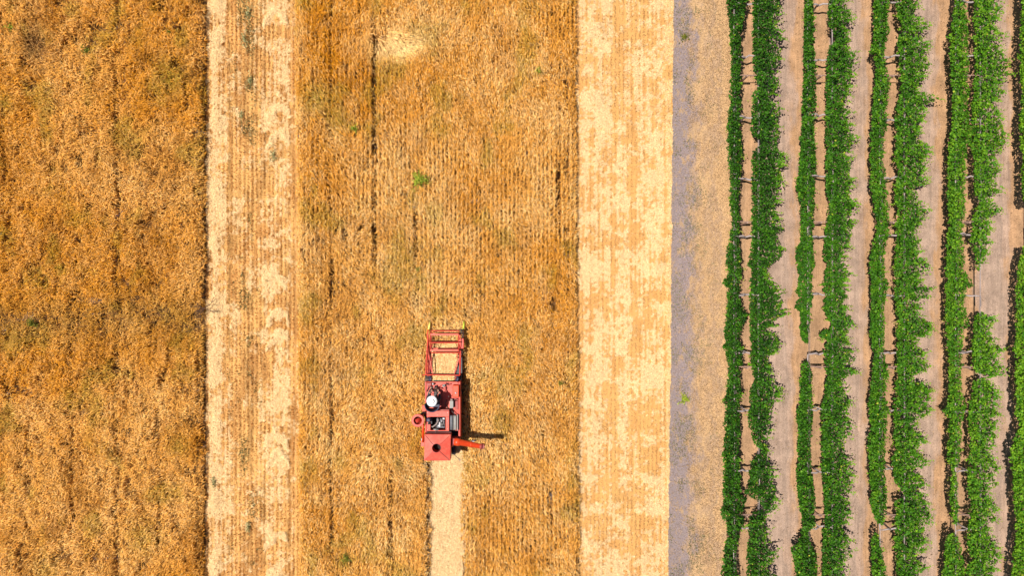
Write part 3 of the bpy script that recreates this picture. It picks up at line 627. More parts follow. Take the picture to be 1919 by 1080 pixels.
        Ss.append(.12 - .07 * t); cc = LMID + (LLIGHT - LMID) * np.clip(t * 1.3, 0, 1)[:, None]; cc[-2:] = LYEL * .8
        Cs.append(cc); Os.append(np.tile([side * .5, 0, .3], (kn, 1)))
    return leaf_mesh('foliage', np.concatenate(Ps), np.concatenate(Ss), np.clip(np.concatenate(Cs), 0, 1), .35, np.concatenate(Os))

# ------------------------------------------------------------------ bmesh shapes
def bm_box(bm, x0, x1, y0, y1, z0, z1):
    vs = [bm.verts.new(p) for p in ((x0, y0, z0), (x1, y0, z0), (x1, y1, z0), (x0, y1, z0), (x0, y0, z1), (x1, y0, z1), (x1, y1, z1), (x0, y1, z1))]
    for f in ((3, 2, 1, 0), (4, 5, 6, 7), (0, 1, 5, 4), (1, 2, 6, 5), (2, 3, 7, 6), (3, 0, 4, 7)): bm.faces.new([vs[i] for i in f])
def bm_tube(bm, pts, r, seg=8, caps=True):
    pts = [Vector(p) for p in pts]; rs = r if isinstance(r, (list, tuple)) else [r] * len(pts)
    rings = []; ref = None
    for i, p in enumerate(pts):
        d = (pts[min(i + 1, len(pts) - 1)] - pts[max(i - 1, 0)]).normalized()
        if ref is None or abs(ref.dot(d)) > .95: ref = Vector((0, 0, 1)) if abs(d.z) < .9 else Vector((1, 0, 0))
        u = d.cross(ref).normalized(); v = d.cross(u).normalized(); ref = -v if False else ref
        rings.append([bm.verts.new(p + (u * math.cos(2 * math.pi * k / seg) + v * math.sin(2 * math.pi * k / seg)) * rs[i]) for k in range(seg)])
    for a, b in zip(rings, rings[1:]):
        for k in range(seg): bm.faces.new((a[k], a[(k + 1) % seg], b[(k + 1) % seg], b[k]))
    if caps: bm.faces.new(rings[0][::-1]); bm.faces.new(rings[-1])
def bm_lathe(bm, c, prof, seg=24, axis='Z'):
    c = Vector(c); rings = []
    for r, h in prof:
        ring = []
        for k in range(seg):
            a = 2 * math.pi * k / seg; ca, sa = math.cos(a) * r, math.sin(a) * r
            ring.append(bm.verts.new(c + (Vector((ca, sa, h)) if axis == 'Z' else Vector((h, ca, sa)) if axis == 'X' else Vector((ca, h, sa)))))
        rings.append(ring)
    for a, b in zip(rings, rings[1:]):
        for k in range(seg): bm.faces.new((a[k], a[(k + 1) % seg], b[(k + 1) % seg], b[k]))
def bobj(name, bm, mat, parent=None, bevel=0.0, smooth=False, origin=None):
    bmesh.ops.recalc_face_normals(bm, faces=bm.faces)
    if origin is not None: bmesh.ops.translate(bm, verts=bm.verts, vec=-Vector(origin))
    me = bpy.data.meshes.new(name); bm.to_mesh(me); bm.free()
    if smooth:
        for p in me.polygons: p.use_smooth = True
    o = link(name, me, parent, mat)
    if bevel:
        md = o.modifiers.new('bevel', 'BEVEL'); md.width = bevel; md.segments = 2; md.limit_method = 'ANGLE'
    return o
B = bmesh.new

# ------------------------------------------------------------------ vine rows and their trellises
VY = [-105, 5, 108, 220, 331, 442, 553, 665, 770, 882, 994, 1105]       # photo y of each vine's arms
PY_ = [-125, 143, 418, 690, 968]                                        # photo y of each post's crossarm
rowlab = ['first vine row from the dry track, with a narrow unbroken left curtain',
          'second vine row from the dry track, left curtain broken near mid height',
          'third vine row from the dry track, left curtain broken near the bottom',
          'fourth vine row from the dry track, right curtain missing at mid height',
          'vine row cut off by the right edge of the photo']
trlab = ['post and wire trellis inside the vine row beside the dry track',
         'post and wire trellis in the second vine row, its two wires bare in the gap',
         'post and wire trellis in the third vine row from the dry track',
         'post and wire trellis in the fourth vine row, with the wide crossarms over dark shade',
         'post and wire trellis in the vine row at the right edge of the photo']
for ri, cuts in enumerate(CUT):
    x = ROWX[ri]
    root = empty('vine_row', (x, 0, 0)); tag(root, rowlab[ri], 'vine row', 'rows of green grapevines')
    for kind, L_, R_ in cuts:
        o = link('foliage', curtain(kind, L_, R_, ri), root, M_leaf, loc=(-x, 0, 0)); o['kind'] = 'stuff'
        o['label'] = 'narrow left curtain of leaves' if kind == 'n' else 'wide right curtain with ragged shoots'
    dl, dr = (-.52, .46)
    for py in VY:
        y = wy(py + random.uniform(-4, 4), 1.04); bm = B(); j = random.uniform(-.08, .08)
        k_ = random.uniform(-.06, .06)
        bm_tube(bm, [(j, y, -.02), (j * .5 + .03, y + k_, .35), (-.02, y + .03, .7), (0, y, .96)], [.055, .045, .042, .04], 8)
        for s in (-1, 1):
            bx = random.uniform(-.09, .09)
            bm_tube(bm, [(0, y, .93), (s * .16, y + bx, 1.02), (s * .38, y + bx * .4, 1.06), (s * .56, y + bx + random.uniform(-.1, .1), 1.08), (s * .58, y + random.choice((-.5, .5)), 1.08)], [.042, .04, .036, .03, .022], 7)
        bobj('vine_trunk', bm, M_bark, root, smooth=True)
    for s in (-1, 1):
        bm = B(); ys = [(-1 + 2 * t / 30) * 14.6 for t in range(31)]
        bm_tube(bm, [(s * .56 + random.uniform(-.03, .03), yy, 1.08 + random.uniform(-.03, .03)) for yy in ys if not (s < 0 and ri == 1 and wy(690) < yy < wy(635))] if not (s < 0 and ri == 1) else
                [(s * .56 + random.uniform(-.03, .03), yy, 1.08) for yy in ys if yy >= wy(640)], .02, 6)
        bobj('cordon', bm, M_bark, root, smooth=True)
    tr = empty('trellis', (x, 0, 0)); tag(tr, trlab[ri], 'trellis', 'vine trellises')
    for py in PY_:
        y = wy(py, 1.1); bm = B(); bm_box(bm, -.035, .035, y - .035, y + .035, -.05, 1.22)
        p = bobj('post', bm, M_post, tr, .006)
        bm = B(); bm_box(bm, -.58, .58, y + .037, y + .075, 1.07, 1.14)
        bobj('crossarm', bm, M_post, p, .006)
    for wxp, wz in ((-.54, 1.15), (-.49, 1.15), (.54, 1.15), (.49, 1.15)):
        bm = B(); bm_tube(bm, [(wxp, -14.8, wz), (wxp, 0, wz - .01), (wxp, 14.8, wz)], .006, 5); bobj('wire', bm, M_wire, tr)

# ------------------------------------------------------------------ the plot combine harvester
base = W(828, 770, 0)
cr = empty('combine_harvester', base)
tag(cr, 'small red open plot combine harvester cutting upwards through the tan wheat', 'harvester')
def R(px, py, z): return W(px, py, z) - base
def pbox(bm, x0, x1, y0, y1, z0, z1, zr=None):
    """box whose top outline is the photo rectangle x0..x1, y0..y1 (pixels) seen at height zr (default z1)"""
    zr = z1 if zr is None else zr
    a, b = R(x0, y1, zr), R(x1, y0, zr); bm_box(bm, a.x, b.x, a.y, b.y, z0, z1)
# chassis and body
bm = B(); pbox(bm, 799, 862, 716, 826, .55, 1.30); bobj('body', bm, M_red, cr, .02)
bm = B(); pbox(bm, 800, 842, 826, 860, .60, 1.45, 1.6); bobj('straw_walker_housing', bm, M_darkred, cr, .02)
bm = B(); pbox(bm, 859.5, 863, 716, 824, .70, 1.48); bobj('side_panel', bm, M_red, cr, .008)
bm = B(); pbox(bm, 797, 799.6, 716, 812, .70, 1.36); bobj('side_panel', bm, M_red, cr, .008)
bm = B(); pbox(bm, 799.5, 859, 717.5, 769, 1.30, 1.335); bobj('operator_deck', bm, M_pink, cr, .004)
# tread mesh on the deck
bm = B()
for i in range(9): pbox(bm, 829 + i * 2.1, 829.9 + i * 2.1, 718, 726, 1.337, 1.352)
for i in range(4): pbox(bm, 828.5, 847, 718.3 + i * 2.2, 719 + i * 2.2, 1.340, 1.356)
bobj('tread_grating', bm, M_pink, cr)['kind'] = 'stuff'
bm = B(); pbox(bm, 802, 858, 716.2, 718, 1.30, 1.40); bobj('front_rail', bm, M_pink, cr, .006)
bm = B(); bm_tube(bm, [R(813, 715, 1.12), R(849, 716, 1.12)], .05, 12); bobj('feed_roller', bm, M_dgreen, cr, smooth=True)
# wheels
def wheel(px, py, rad, wid, z=None):
    c = R(px, py, rad); c.z = rad - .02
    bm = B(); h = wid / 2
    bm_lathe(bm, c, [(rad * .6, -h * .9), (rad * .93, -h), (rad, -h * .75), (rad, h * .75), (rad * .93, h), (rad * .6, h * .9)], 28, 'X')
    for k in range(22):
        a = 2 * math.pi * k / 22; ct = Vector((0, math.cos(a), math.sin(a))); tn = Vector((0, -math.sin(a), math.cos(a)))
        for s in (-1, 1):
            q = [c + Vector((s * h * .05, 0, 0)) + ct * (rad - .01) + tn * o for o in (-.015, .02)] + [c + Vector((s * h * .98, 0, 0)) + ct * (rad - .02) + tn * (o + .06) for o in (.02, -.015)]
            lo = [bm.verts.new(p) for p in q]; hi = [bm.verts.new(p + ct * .04) for p in q]
            bm.faces.new(hi)
            for i in range(4): bm.faces.new((lo[i], lo[(i + 1) % 4], hi[(i + 1) % 4], hi[i]))
    w = bobj('wheel', bm, M_rubber, cr)
    bm = B(); bm_lathe(bm, c, [(.001, -h * .3), (rad * .25, -h * .35), (rad * .5, -h * .5), (rad * .61, -h * .88), (rad * .61, h * .88), (rad * .5, h * .5), (rad * .25, h * .35), (.001, h * .3)], 20, 'X')
    bobj('rim', bm, M_pink, w, smooth=True)
wheel(805.0, 720, .52, .32); wheel(860.5, 720, .52, .30)
wheel(807, 838, .34, .22); wheel(850, 838, .34, .22)
bm = B(); bm_tube(bm, [R(805, 720, .5), R(862, 720, .5)], .05, 8); bobj('axle', bm, M_black, cr)
bm = B(); bm_tube(bm, [R(807, 838, .33), R(850, 838, .33)], .04, 8); bobj('axle', bm, M_black, cr)
# header
hz = .22
def quad_prism(bm, P, dz):
    lo = [bm.verts.new(p) for p in P]; hi = [bm.verts.new(p + Vector((0, 0, dz))) for p in P]
    bm.faces.new(lo[::-1]); bm.faces.new(hi)
    for i in range(len(P)): bm.faces.new((lo[i], lo[(i + 1) % len(P)], hi[(i + 1) % len(P)], hi[i]))
bm = B(); quad_prism(bm, [R(809, 712, .95), R(855, 712, .95), R(861, 664, .30), R(862, 632, .17), R(806, 632, .17), R(807, 664, .30)], .03); bobj('header_platform', bm, M_darkred, cr)
bm = B()
pbox(bm, 806, 862, 628, 631, .13, .17)
for i in range(20):
    xx = 807 + i * 2.85; a = R(xx, 629, .15)
    quad_prism(bm, [a + Vector((-.016, 0, 0)), a + Vector((.016, 0, 0)), a + Vector((0, .12, -.01))], .018)
bobj('cutter_bar', bm, M_steel, cr)['kind'] = 'stuff'
def side(bm, pts, t=.03):
    lo = [bm.verts.new(p + Vector((-t / 2, 0, 0))) for p in pts]; hi = [bm.verts.new(p + Vector((t / 2, 0, 0))) for p in pts]
    bm.faces.new(lo); bm.faces.new(hi[::-1])
    for i in range(len(pts)): bm.faces.new((lo[i], lo[(i + 1) % len(pts)], hi[(i + 1) % len(pts)], hi[i]))
for xs, tp in ((804.0, -1), (862.5, 1)):
    x_f = R(xs, 640, .5).x; ya, yb, yc = R(xs, 622, .2).y, R(xs, 650, .5).y, R(xs, 705, .95).y
    bm = B(); side(bm, [Vector((x_f, ya, .10)), Vector((x_f, ya - .15, .38)), Vector((x_f, yb, .55)), Vector((x_f, yc, 1.0)), Vector((x_f, yc, .70)), Vector((x_f, yb, .14))], .04)
    bobj('header_side', bm, M_red, cr)
# crop dividers
bm = B(); bm_tube(bm, [R(803, 640, .80), R(801.5, 627, .80), R(804, 616, .76)], [.05, .04, .025], 10)
dv = bobj('divider', bm, M_orange, cr, smooth=True)
bm = B(); bm_tube(bm, [R(803.6, 618, .78), R(805, 611, .75), R(806, 603, .68)], [.04, .042, .018], 10); bobj('tip', bm, M_yellow, dv, smooth=True)
bm = B(); bm_tube(bm, [R(866, 642, .80), R(868, 628, .80), R(868.5, 618, .76)], [.035, .03, .02], 10)
dv = bobj('divider', bm, M_steel, cr, smooth=True)
bm = B(); bm_tube(bm, [R(868.5, 618, .76), R(869.5, 610, .74), R(870, 602, .68)], [.035, .045, .018], 10); bobj('tip', bm, M_lime, dv, smooth=True)
# reel
rc = R(832, 641, .95); xl_, xr_ = R(807, 641, 1.2).x, R(860, 641, 1.2).x
reel_axis = B(); bm_tube(reel_axis, [(xl_ - .06, rc.y, rc.z), (xr_ + .1, rc.y, rc.z)], .028, 10)
reel = bobj('reel', reel_axis, M_darkred, cr, smooth=True)
for k in range(8):
    a = math.radians(90 + 45 * k); c = Vector((0, rc.y + .5 * math.cos(a), rc.z + .5 * math.sin(a)))
    bm = B(); wide = k % 2 == 1
    if wide: bm_box(bm, xl_, xr_, c.y - .042, c.y + .042, c.z - .012, c.z + .012)
    else: bm_tube(bm, [(xl_, c.y, c.z), (xr_, c.y, c.z)], .028, 8)
    bat = bobj('reel_bat', bm, M_orange if wide else M_red, reel)
    bm = B()
    for i in range(11):
        xx = xl_ + .08 + (xr_ - xl_ - .16) * i / 10; bm_tube(bm, [(xx, c.y, c.z - .01), (xx, c.y - .02, c.z - .17)], .005, 4)
    bobj('tine', bm, M_steel, bat)['kind'] = 'stuff'
for xx in (xl_, xr_):
    bm = B()
    for k in range(8):
        a = math.radians(90 + 45 * k); b2 = math.radians(90 + 45 * (k + 1))
        p, q = Vector((xx, rc.y + .5 * math.cos(a), rc.z + .5 * math.sin(a))), Vector((xx, rc.y + .5 * math.cos(b2), rc.z + .5 * math.sin(b2)))
        bm_tube(bm, [Vector((xx, rc.y, rc.z)), p], .014, 6); bm_tube(bm, [p, q], .016, 6)
    bobj('reel_spider', bm, M_red, reel)
# reel arms and lifting frame
bm = B(); bm_tube(bm, [R(803, 628, 1.0), R(801.5, 650, 1.05), R(799.5, 675, 1.15), R(798.5, 704, 1.30)], .035, 8); bobj('reel_arm', bm, M_red, cr)
bm = B(); bm_tube(bm, [R(863.5, 640, 1.0), R(863.5, 665, 1.08), R(862, 704, 1.30)], .035, 8); bobj('reel_arm', bm, M_red, cr)
bm = B(); bm_tube(bm, [R(803.5, 640, .95), R(804, 665, 1.0), R(811.5, 701, 1.2)], .022, 7); bm_tube(bm, [R(801, 672, 1.0), R(806, 688, 1.0), R(812, 702, 1.1)], .014, 6); bobj('brace', bm, M_pink, cr)
bm = B(); bm_tube(bm, [R(861, 672, 1.05), R(856, 688, 1.05), R(851, 705, 1.1)], .02, 7); bobj('brace', bm, M_red, cr)
bm = B(); bm_tube(bm, [R(792, 703.5, 1.3), R(800, 702.8, 1.32), R(862, 704, 1.32)], .028, 8); bobj('lift_shaft', bm, M_red, cr)
bm = B(); pbox(bm, 863.5, 869.5, 635, 654, .80, 1.12); dc = bobj('drive_cover', bm, M_pink, cr, .02)
for px_, py_p, pz_, pr_ in ((866, 660, .95, .09), (865, 622, .95, .13), (865.5, 668, .9, .06)):
    bm = B(); bm_lathe(bm, R(px_, py_p, pz_), [(.001, -.03), (pr_, -.03), (pr_ * .85, 0), (pr_, .03), (.001, .03)], 18, 'X'); bobj('belt_pulley', bm, M_black, cr)
bm = B(); pbox(bm, 863.5, 866.5, 656, 700, .84, .90); bobj('belt_guard', bm, M_black, cr)
bm = B(); pbox(bm, 860, 863.5, 625, 648, .98, 1.04); bobj('arm_bracket', bm, M_orange, cr, .006)
bm = B(); quad_prism(bm, [R(861, 682, .9), R(861, 706, .98), R(852, 706, .98)], .02); bobj('feed_guide', bm, M_black, cr)
bm = B(); quad_prism(bm, [R(803, 668, .6), R(812, 706, .95), R(803, 706, .95)], .02); bobj('feed_guide', bm, M_darkred, cr)
for s, xx in ((-1, 806), (1, 857)):
    bm = B(); bm_tube(bm, [R(xx, 705, 1.1), R(xx + 2, 711, 1.12), R(xx - 1, 716, 1.15)], [.045, .05, .04], 8); bm_tube(bm, [R(xx + 3, 706, 1.05), R(xx - 3, 714, 1.18)], .018, 6); bobj('hydraulic_ram', bm, M_navy, cr, smooth=True)
# raised boxes on the deck
bm = B(); pbox(bm, 848.5, 860.5, 722.5, 746, 1.34, 1.68); ft = bobj('fuel_tank', bm, M_orange, cr, .035)
bm = B(); bm_lathe(bm, R(854.5, 737, 1.69), [(.04, -.02), (.04, .03), (.03, .04), (.001, .04)], 14); bobj('filler_cap', bm, M_steel, ft)
bm = B(); pbox(bm, 843, 850, 752, 766, 1.34, 1.62); bx = bobj('battery_box', bm, M_lgrey, cr, .015)
bm = B(); pbox(bm, 844.5, 848.5, 748.5, 752.2, 1.34, 1.56); bobj('switch_box', bm, M_hose, cr, .01)
for i, (lx, ly) in enumerate([(853, 750), (856.5, 750.5), (842, 744), (835, 721)]):
    bm = B(); p = R(lx, ly, 1.34); bm_tube(bm, [p, p + Vector((.01, .05, .28)), p + Vector((.011, .052, .285)), p + Vector((.012, .056, .33))], [.009, .009, .022, .018], 8); bobj('control_lever', bm, M_black, cr)

bm = B(); pbox(bm, 829.5, 834.5, 721.5, 726, 1.35, 1.5); bobj('pedal_box', bm, M_lgrey, cr, .01)
# steering column, wheel, seat
sc_ = R(815, 733, 2.02)
bm = B(); bm_tube(bm, [R(816, 724, 1.34), sc_ + Vector((0, .02, -.02))], .024, 8); col_ = bobj('steering_column', bm, M_black, cr)
bm = B(); tilt = math.radians(28)
ring = [sc_ + Vector((.19 * math.cos(t), .19 * math.sin(t) * math.cos(tilt), .19 * math.sin(t) * math.sin(tilt) * 1.0)) for t in [2 * math.pi * i / 24 for i in range(25)]]
bm_tube(bm, ring, .014, 7, caps=False)
for t in (math.pi / 2, math.pi * 7 / 6, math.pi * 11 / 6): bm_tube(bm, [sc_, sc_ + Vector((.19 * math.cos(t), .19 * math.sin(t) * math.cos(tilt), .19 * math.sin(t) * math.sin(tilt)))], .01, 6)
bobj('steering_wheel', bm, M_black, cr)
SZ = 1.72
sp_ = R(812, 755, SZ)
bm = B(); bm_box(bm, sp_.x - .29, sp_.x + .29, sp_.y - .22, sp_.y + .22, SZ - .10, SZ); bm_box(bm, sp_.x - .12, sp_.x + .12, sp_.y - .12, sp_.y + .12, 1.335, SZ - .10)
st = bobj('seat', bm, M_navy, cr, .04)
bm = B()
arc = [(sp_.x + .33 * math.cos(t), sp_.y - .04 + .30 * math.sin(t)) for t in [math.radians(175 + 190 * i / 14) for i in range(15)]]
lo = [(x_, y_, SZ - .08) for x_, y_ in arc]; hi = [(sp_.x + (x_ - sp_.x) * 1.04, sp_.y - .06 + (y_ - sp_.y + .06) * 1.12, SZ + .42) for x_, y_ in arc]
va = [bm.verts.new(p) for p in lo]; vb = [bm.verts.new(p) for p in hi]
vc = [bm.verts.new((sp_.x + (p[0] - sp_.x) * .86, sp_.y - .06 + (p[1] - sp_.y + .06) * .86, p[2])) for p in hi]; vd = [bm.verts.new((sp_.x + (p[0] - sp_.x) * .86, sp_.y - .06 + (p[1] - sp_.y + .06) * .86, p[2])) for p in lo]
for i in range(14):
    bm.faces.new((va[i], va[i + 1], vb[i + 1], vb[i])); bm.faces.new((vb[i], vb[i + 1], vc[i + 1], vc[i])); bm.faces.new((vc[i], vc[i + 1], vd[i + 1], vd[i]))
for i in (0, 14): bm.faces.new((va[i], vb[i], vc[i], vd[i]))
bobj('seat_back', bm, M_navy, st, .02, smooth=False)
# engine bay
ez = 1.75
def frame(bm, x0, x1, y0, y1, ix0, ix1, iy0, iy1, z0, z1):
    pbox(bm, x0, x1, y0, iy0, z0, z1); pbox(bm, x0, x1, iy1, y1, z0, z1)
    a, b = R(x0, iy1, z1), R(ix0, iy0, z1); bm_box(bm, a.x, b.x, a.y + .0005, b.y - .0005, z0, z1 - .003)
    a, b = R(ix1, iy1, z1), R(x1, iy0, z1); bm_box(bm, a.x, b.x, a.y + .0005, b.y - .0005, z0, z1 - .003)
bm = B(); frame(bm, 800, 842, 771, 809, 807, 835.5, 782, 807.2, 1.42, ez); eb = bobj('engine_cowl', bm, M_pink, cr, .01)
bm = B(); pbox(bm, 818.5, 824.5, 775.2, 776.1, ez, ez + .012); bobj('handle', bm, M_black, eb)
bm = B(); pbox(bm, 800, 842, 768.2, 770.8, 1.34, 1.70); bobj('cowl_front', bm, M_darkred, eb)
bm = B(); pbox(bm, 807, 835.5, 782, 807, 1.30, 1.36, ez); bobj('engine_floor', bm, M_hole, eb)
bm = B(); pbox(bm, 818, 833, 786, 804, 1.36, 1.55, 1.7)
for i in range(4): pbox(bm, 821, 831, 787 + i * 4, 789.2 + i * 4, 1.55, 1.62)
en = bobj('engine_block', bm, M_grey, cr, .01)
bm = B(); bm_lathe(bm, R(828, 796, 1.66), [(.001, -.05), (.09, -.05), (.10, 0), (.07, .03), (.001, .03)], 18); bobj('flywheel_guard', bm, M_black, en)
bm = B(); bm_lathe(bm, R(828, 790, 1.68), [(.05, -.1), (.05, .02), (.02, .04), (.001, .04)], 12); bm_lathe(bm, R(823, 799, 1.66), [(.04, -.1), (.04, .02), (.001, .03)], 12); pbox(bm, 823, 825.5, 792, 801, 1.6, 1.70); pbox(bm, 830, 833.5, 784, 787, 1.5, 1.68); bm_tube(bm, [R(826, 786, 1.62), R(831, 789, 1.70), R(833, 797, 1.68)], .015, 6); bobj('engine_fittings', bm, M_steel, en)
bm = B(); bm_tube(bm, [R(821, 784, 1.60), R(822, 789, 1.70), R(818, 796, 1.72), R(811, 801, 1.66), R(808, 799, 1.6)], .034, 9); bobj('intake_hose', bm, M_hose, en, smooth=True)
bm = B(); bm_lathe(bm, R(803.8, 787.5, 1.82), [(.001, -.16), (.10, -.16), (.11, -.12), (.11, .02), (.085, .05), (.085, .10), (.06, .13), (.001, .13)], 20); bobj('air_filter', bm, M_navy, cr, smooth=False)
bm = B(); bm_lathe(bm, R(804, 794.5, 1.80), [(.001, -.1), (.05, -.1), (.05, .03), (.001, .05)], 12); pbox(bm, 806, 810, 784, 795, 1.62, 1.72); bobj('oil_filter', bm, M_black, cr)
bm = B(); bm_tube(bm, [R(813, 806, 1.70), R(822, 806.5, 1.72)], .045, 10); bobj('exhaust_silencer', bm, M_lgrey, en, smooth=True)
for x0_, x1_, mm in ((843.4, 849.3, M_grey), (850.6, 856.6, M_lgrey)):
    bm = B(); xm = (x0_ + x1_) / 2; rr = (R(x1_, 790, 1.6).x - R(x0_, 790, 1.6).x) / 2
    bm_tube(bm, [R(xm, 779, 1.6), R(xm, 780.5, 1.6), R(xm, 805, 1.6), R(xm, 806.5, 1.6)], [rr * .6, rr, rr, rr * .6], 16); o_ = bobj('grain_roller_drum', bm, mm, cr, smooth=True)
bm = B(); pbox(bm, 842.6, 843.3, 778, 808, 1.34, 1.66); pbox(bm, 857.2, 858.6, 778, 808, 1.34, 1.62); bm_tube(bm, [R(849.9, 779, 1.68), R(849.9, 807, 1.68)], .012, 6); bobj('drum_rail', bm, M_lgrey, cr)
bm = B(); pbox(bm, 800, 845, 809.5, 814, 1.35, 1.72); bobj('rear_beam', bm, M_darkred, cr, .01)
bm = B(); bm_tube(bm, [R(799, 811, 1.82), R(846, 810.5, 1.82)], .014, 6); bm_tube(bm, [R(817.5, 806, 1.84), R(816, 816, 1.9)], .014, 6); bobj('linkage_rod', bm, M_black, cr)
bm = B(); pbox(bm, 843.2, 858.6, 808.6, 823, 1.30, 1.345); bobj('gap_shade', bm, M_hole, cr)  # near-black sheet paints the shade of the gap beside the hopper
bm = B(); pbox(bm, 842.4, 859, 747, 749, 1.34, 1.40); bobj('cross_rib', bm, M_darkred, cr, .006)
bm = B(); pbox(bm, 828.5, 829.2, 718, 768, 1.336, 1.35); bobj('deck_seam', bm, M_darkred, cr)
bm = B(); pbox(bm, 830, 859, 727.4, 728.1, 1.336, 1.35); bobj('deck_seam', bm, M_darkred, cr)
for pts in ([(800, 719, 1.36), (804, 722, 1.5), (803, 728, 1.42), (800, 735, 1.37)], [(836, 718, 1.38), (840, 722, 1.45), (846, 720, 1.4)], [(844, 766, 1.45), (847, 771, 1.5), (852, 776, 1.45), (854, 779, 1.5)], [(838, 750, 1.38), (835, 757, 1.42), (838, 764, 1.4), (841, 769, 1.45)]):
    bm = B(); bm_tube(bm, [R(*p) for p in pts], .018, 7); bobj('hose', bm, M_black, cr, smooth=True)
bm = B(); pbox(bm, 800.5, 809, 718.5, 724, 1.34, 1.62); bobj('valve_block', bm, M_darkred, cr, .012)
bm = B(); pbox(bm, 810.5, 812.5, 718.5, 722, 1.34, 1.56); bobj('valve_handle', bm, M_steel, cr, .006)
bm = B(); pbox(bm, 853.5, 859, 752, 768, 1.338, 1.44); bobj('tool_tray', bm, M_darkred, cr, .01)
for hx_, hy_ in [(802, 774), (802, 790), (802, 806), (839.5, 774), (839.5, 790), (839.5, 805), (820, 779)]:
    bm = B(); bm_lathe(bm, R(hx_, hy_, ez), [(.014, 0), (.014, .012), (.001, .014)], 6); bobj('bolt', bm, M_steel, eb)
# cyclone on the left side
cc_ = R(783.3, 789, 2.0)
bm = B(); bm_lathe(bm, cc_, [(.12, -1.1), (.15, -.5), (.27, -.14), (.285, -.02), (.285, 0), (.27, .012), (.185, .012), (.175, -.02), (.165, -.16), (.13, -.34)], 36); cy = bobj('dust_cyclone', bm, M_pink, cr, smooth=False)
bm = B(); bm_lathe(bm, cc_ + Vector((0, 0, -.33)), [(.001, 0), (.14, 0)], 20); bobj('cyclone_floor', bm, M_hole, cy)
bm = B(); bm_tube(bm, [cc_ + Vector((.05, -.02, -.30)), cc_ + Vector((.03, .0, -.12)), cc_ + Vector((.0, .005, -.04)), cc_ + Vector((-.09, -.045, -.02))], [.09, .095, .095, .09], 16, caps=False); bobj('elbow_pipe', bm, M_red, cy, smooth=True)
bm = B(); bm_tube(bm, [cc_ + Vector((-.088, -.044, -.021)), cc_ + Vector((-.080, -.040, -.024))], [.084, .084], 16); bobj('pipe_mouth', bm, M_hole, cy)
bm = B(); bm_tube(bm, [R(793, 796, 1.5), R(793, 812, 1.2), R(793, 829, 1.0)], [.05, .055, .05], 10); bobj('elevator_tube', bm, M_orange, cr, smooth=True)
bm = B(); bm_tube(bm, [R(789, 778, 1.5), R(794, 774, 1.55), R(800, 775, 1.5)], .05, 8); bm_tube(bm, [R(795, 772, 1.3), R(799, 786, 1.4)], .03, 8); bobj('linkage', bm, M_black, cr)
bm = B(); pbox(bm, 791, 799.4, 760, 772, 1.1, 1.30); bobj('fender', bm, M_orange, cr, .01)
bm = B(); pbox(bm, 789, 796, 827, 838, .6, .95); bobj('step', bm, M_pink, cr, .02)
bm = B(); pbox(bm, 789.5, 795.5, 822, 827, .8, 1.0); bobj('bearing_box', bm, M_steel, cr, .01)
# sifter hopper: shallow pyramid of four sheet panels with folded seams and a round hole
tz = 2.15; q = [R(795.2, 864, tz), R(844, 864.3, tz), R(845, 815.4, tz), R(796.2, 815, tz)]; hc = R(819, 839, tz - .03); hr = .195; HZ = tz + .13
bm = B(); nseg = 48; inner = []
def sq(t):
    t = t % 4; i = int(t); f = t - i; return q[i].lerp(q[(i + 1) % 4], f)
outer = [bm.verts.new(sq(4 * k / nseg)) for k in range(nseg)]
cen = (q[0] + q[1] + q[2] + q[3]) / 4
for k in range(nseg):
    d = sq(4 * k / nseg) - cen; d.z = 0; d.normalize(); inner.append(bm.verts.new(Vector((hc.x + d.x * hr, hc.y + d.y * hr, HZ))))
low = [bm.verts.new(sq(4 * k / nseg) + Vector((0, 0, -.55))) for k in range(nseg)]
deep = [bm.verts.new(v.co + Vector((0, 0, -.45))) for v in inner]
for k in range(nseg):
    k2 = (k + 1) % nseg
    bm.faces.new((outer[k], outer[k2], inner[k2], inner[k])); bm.faces.new((low[k], low[k2], outer[k2], outer[k])); bm.faces.new((inner[k], inner[k2], deep[k2], deep[k]))
hp = bobj('hopper', bm, M_pink, cr)
bm = B(); bm_lathe(bm, Vector((hc.x, hc.y, HZ - .44)), [(.001, 0), (hr - .004, 0)], 24); bobj('hopper_floor', bm, M_hole, hp)
for i in range(4):
    d = q[i] - cen; d.z = 0; d.normalize(); a = q[i].lerp(Vector((hc.x, hc.y, tz)), .06) + Vector((0, 0, .012)); b_ = Vector((hc.x + d.x * hr * 1.02, hc.y + d.y * hr * 1.02, HZ + .006))
    bm = B(); n_ = d.cross(Vector((0, 0, 1))).normalized()
    bm_tube(bm, [a, b_], .012 if i in (1, 3) else .009, 5); bobj('seam', bm, M_black if i in (1, 3) else M_darkred, hp)
bm = B(); bm_lathe(bm, Vector((hc.x, hc.y, HZ)), [(hr - .008, -.06), (hr - .008, .012), (hr + .006, .012), (hr + .006, -.01)], 32); bobj('hole_rim', bm, M_darkred, hp)
bm = B(); pbox(bm, 799, 843, 819, 858, 1.3, 1.66, 1.9); bobj('hopper_frame', bm, M_darkred, cr)
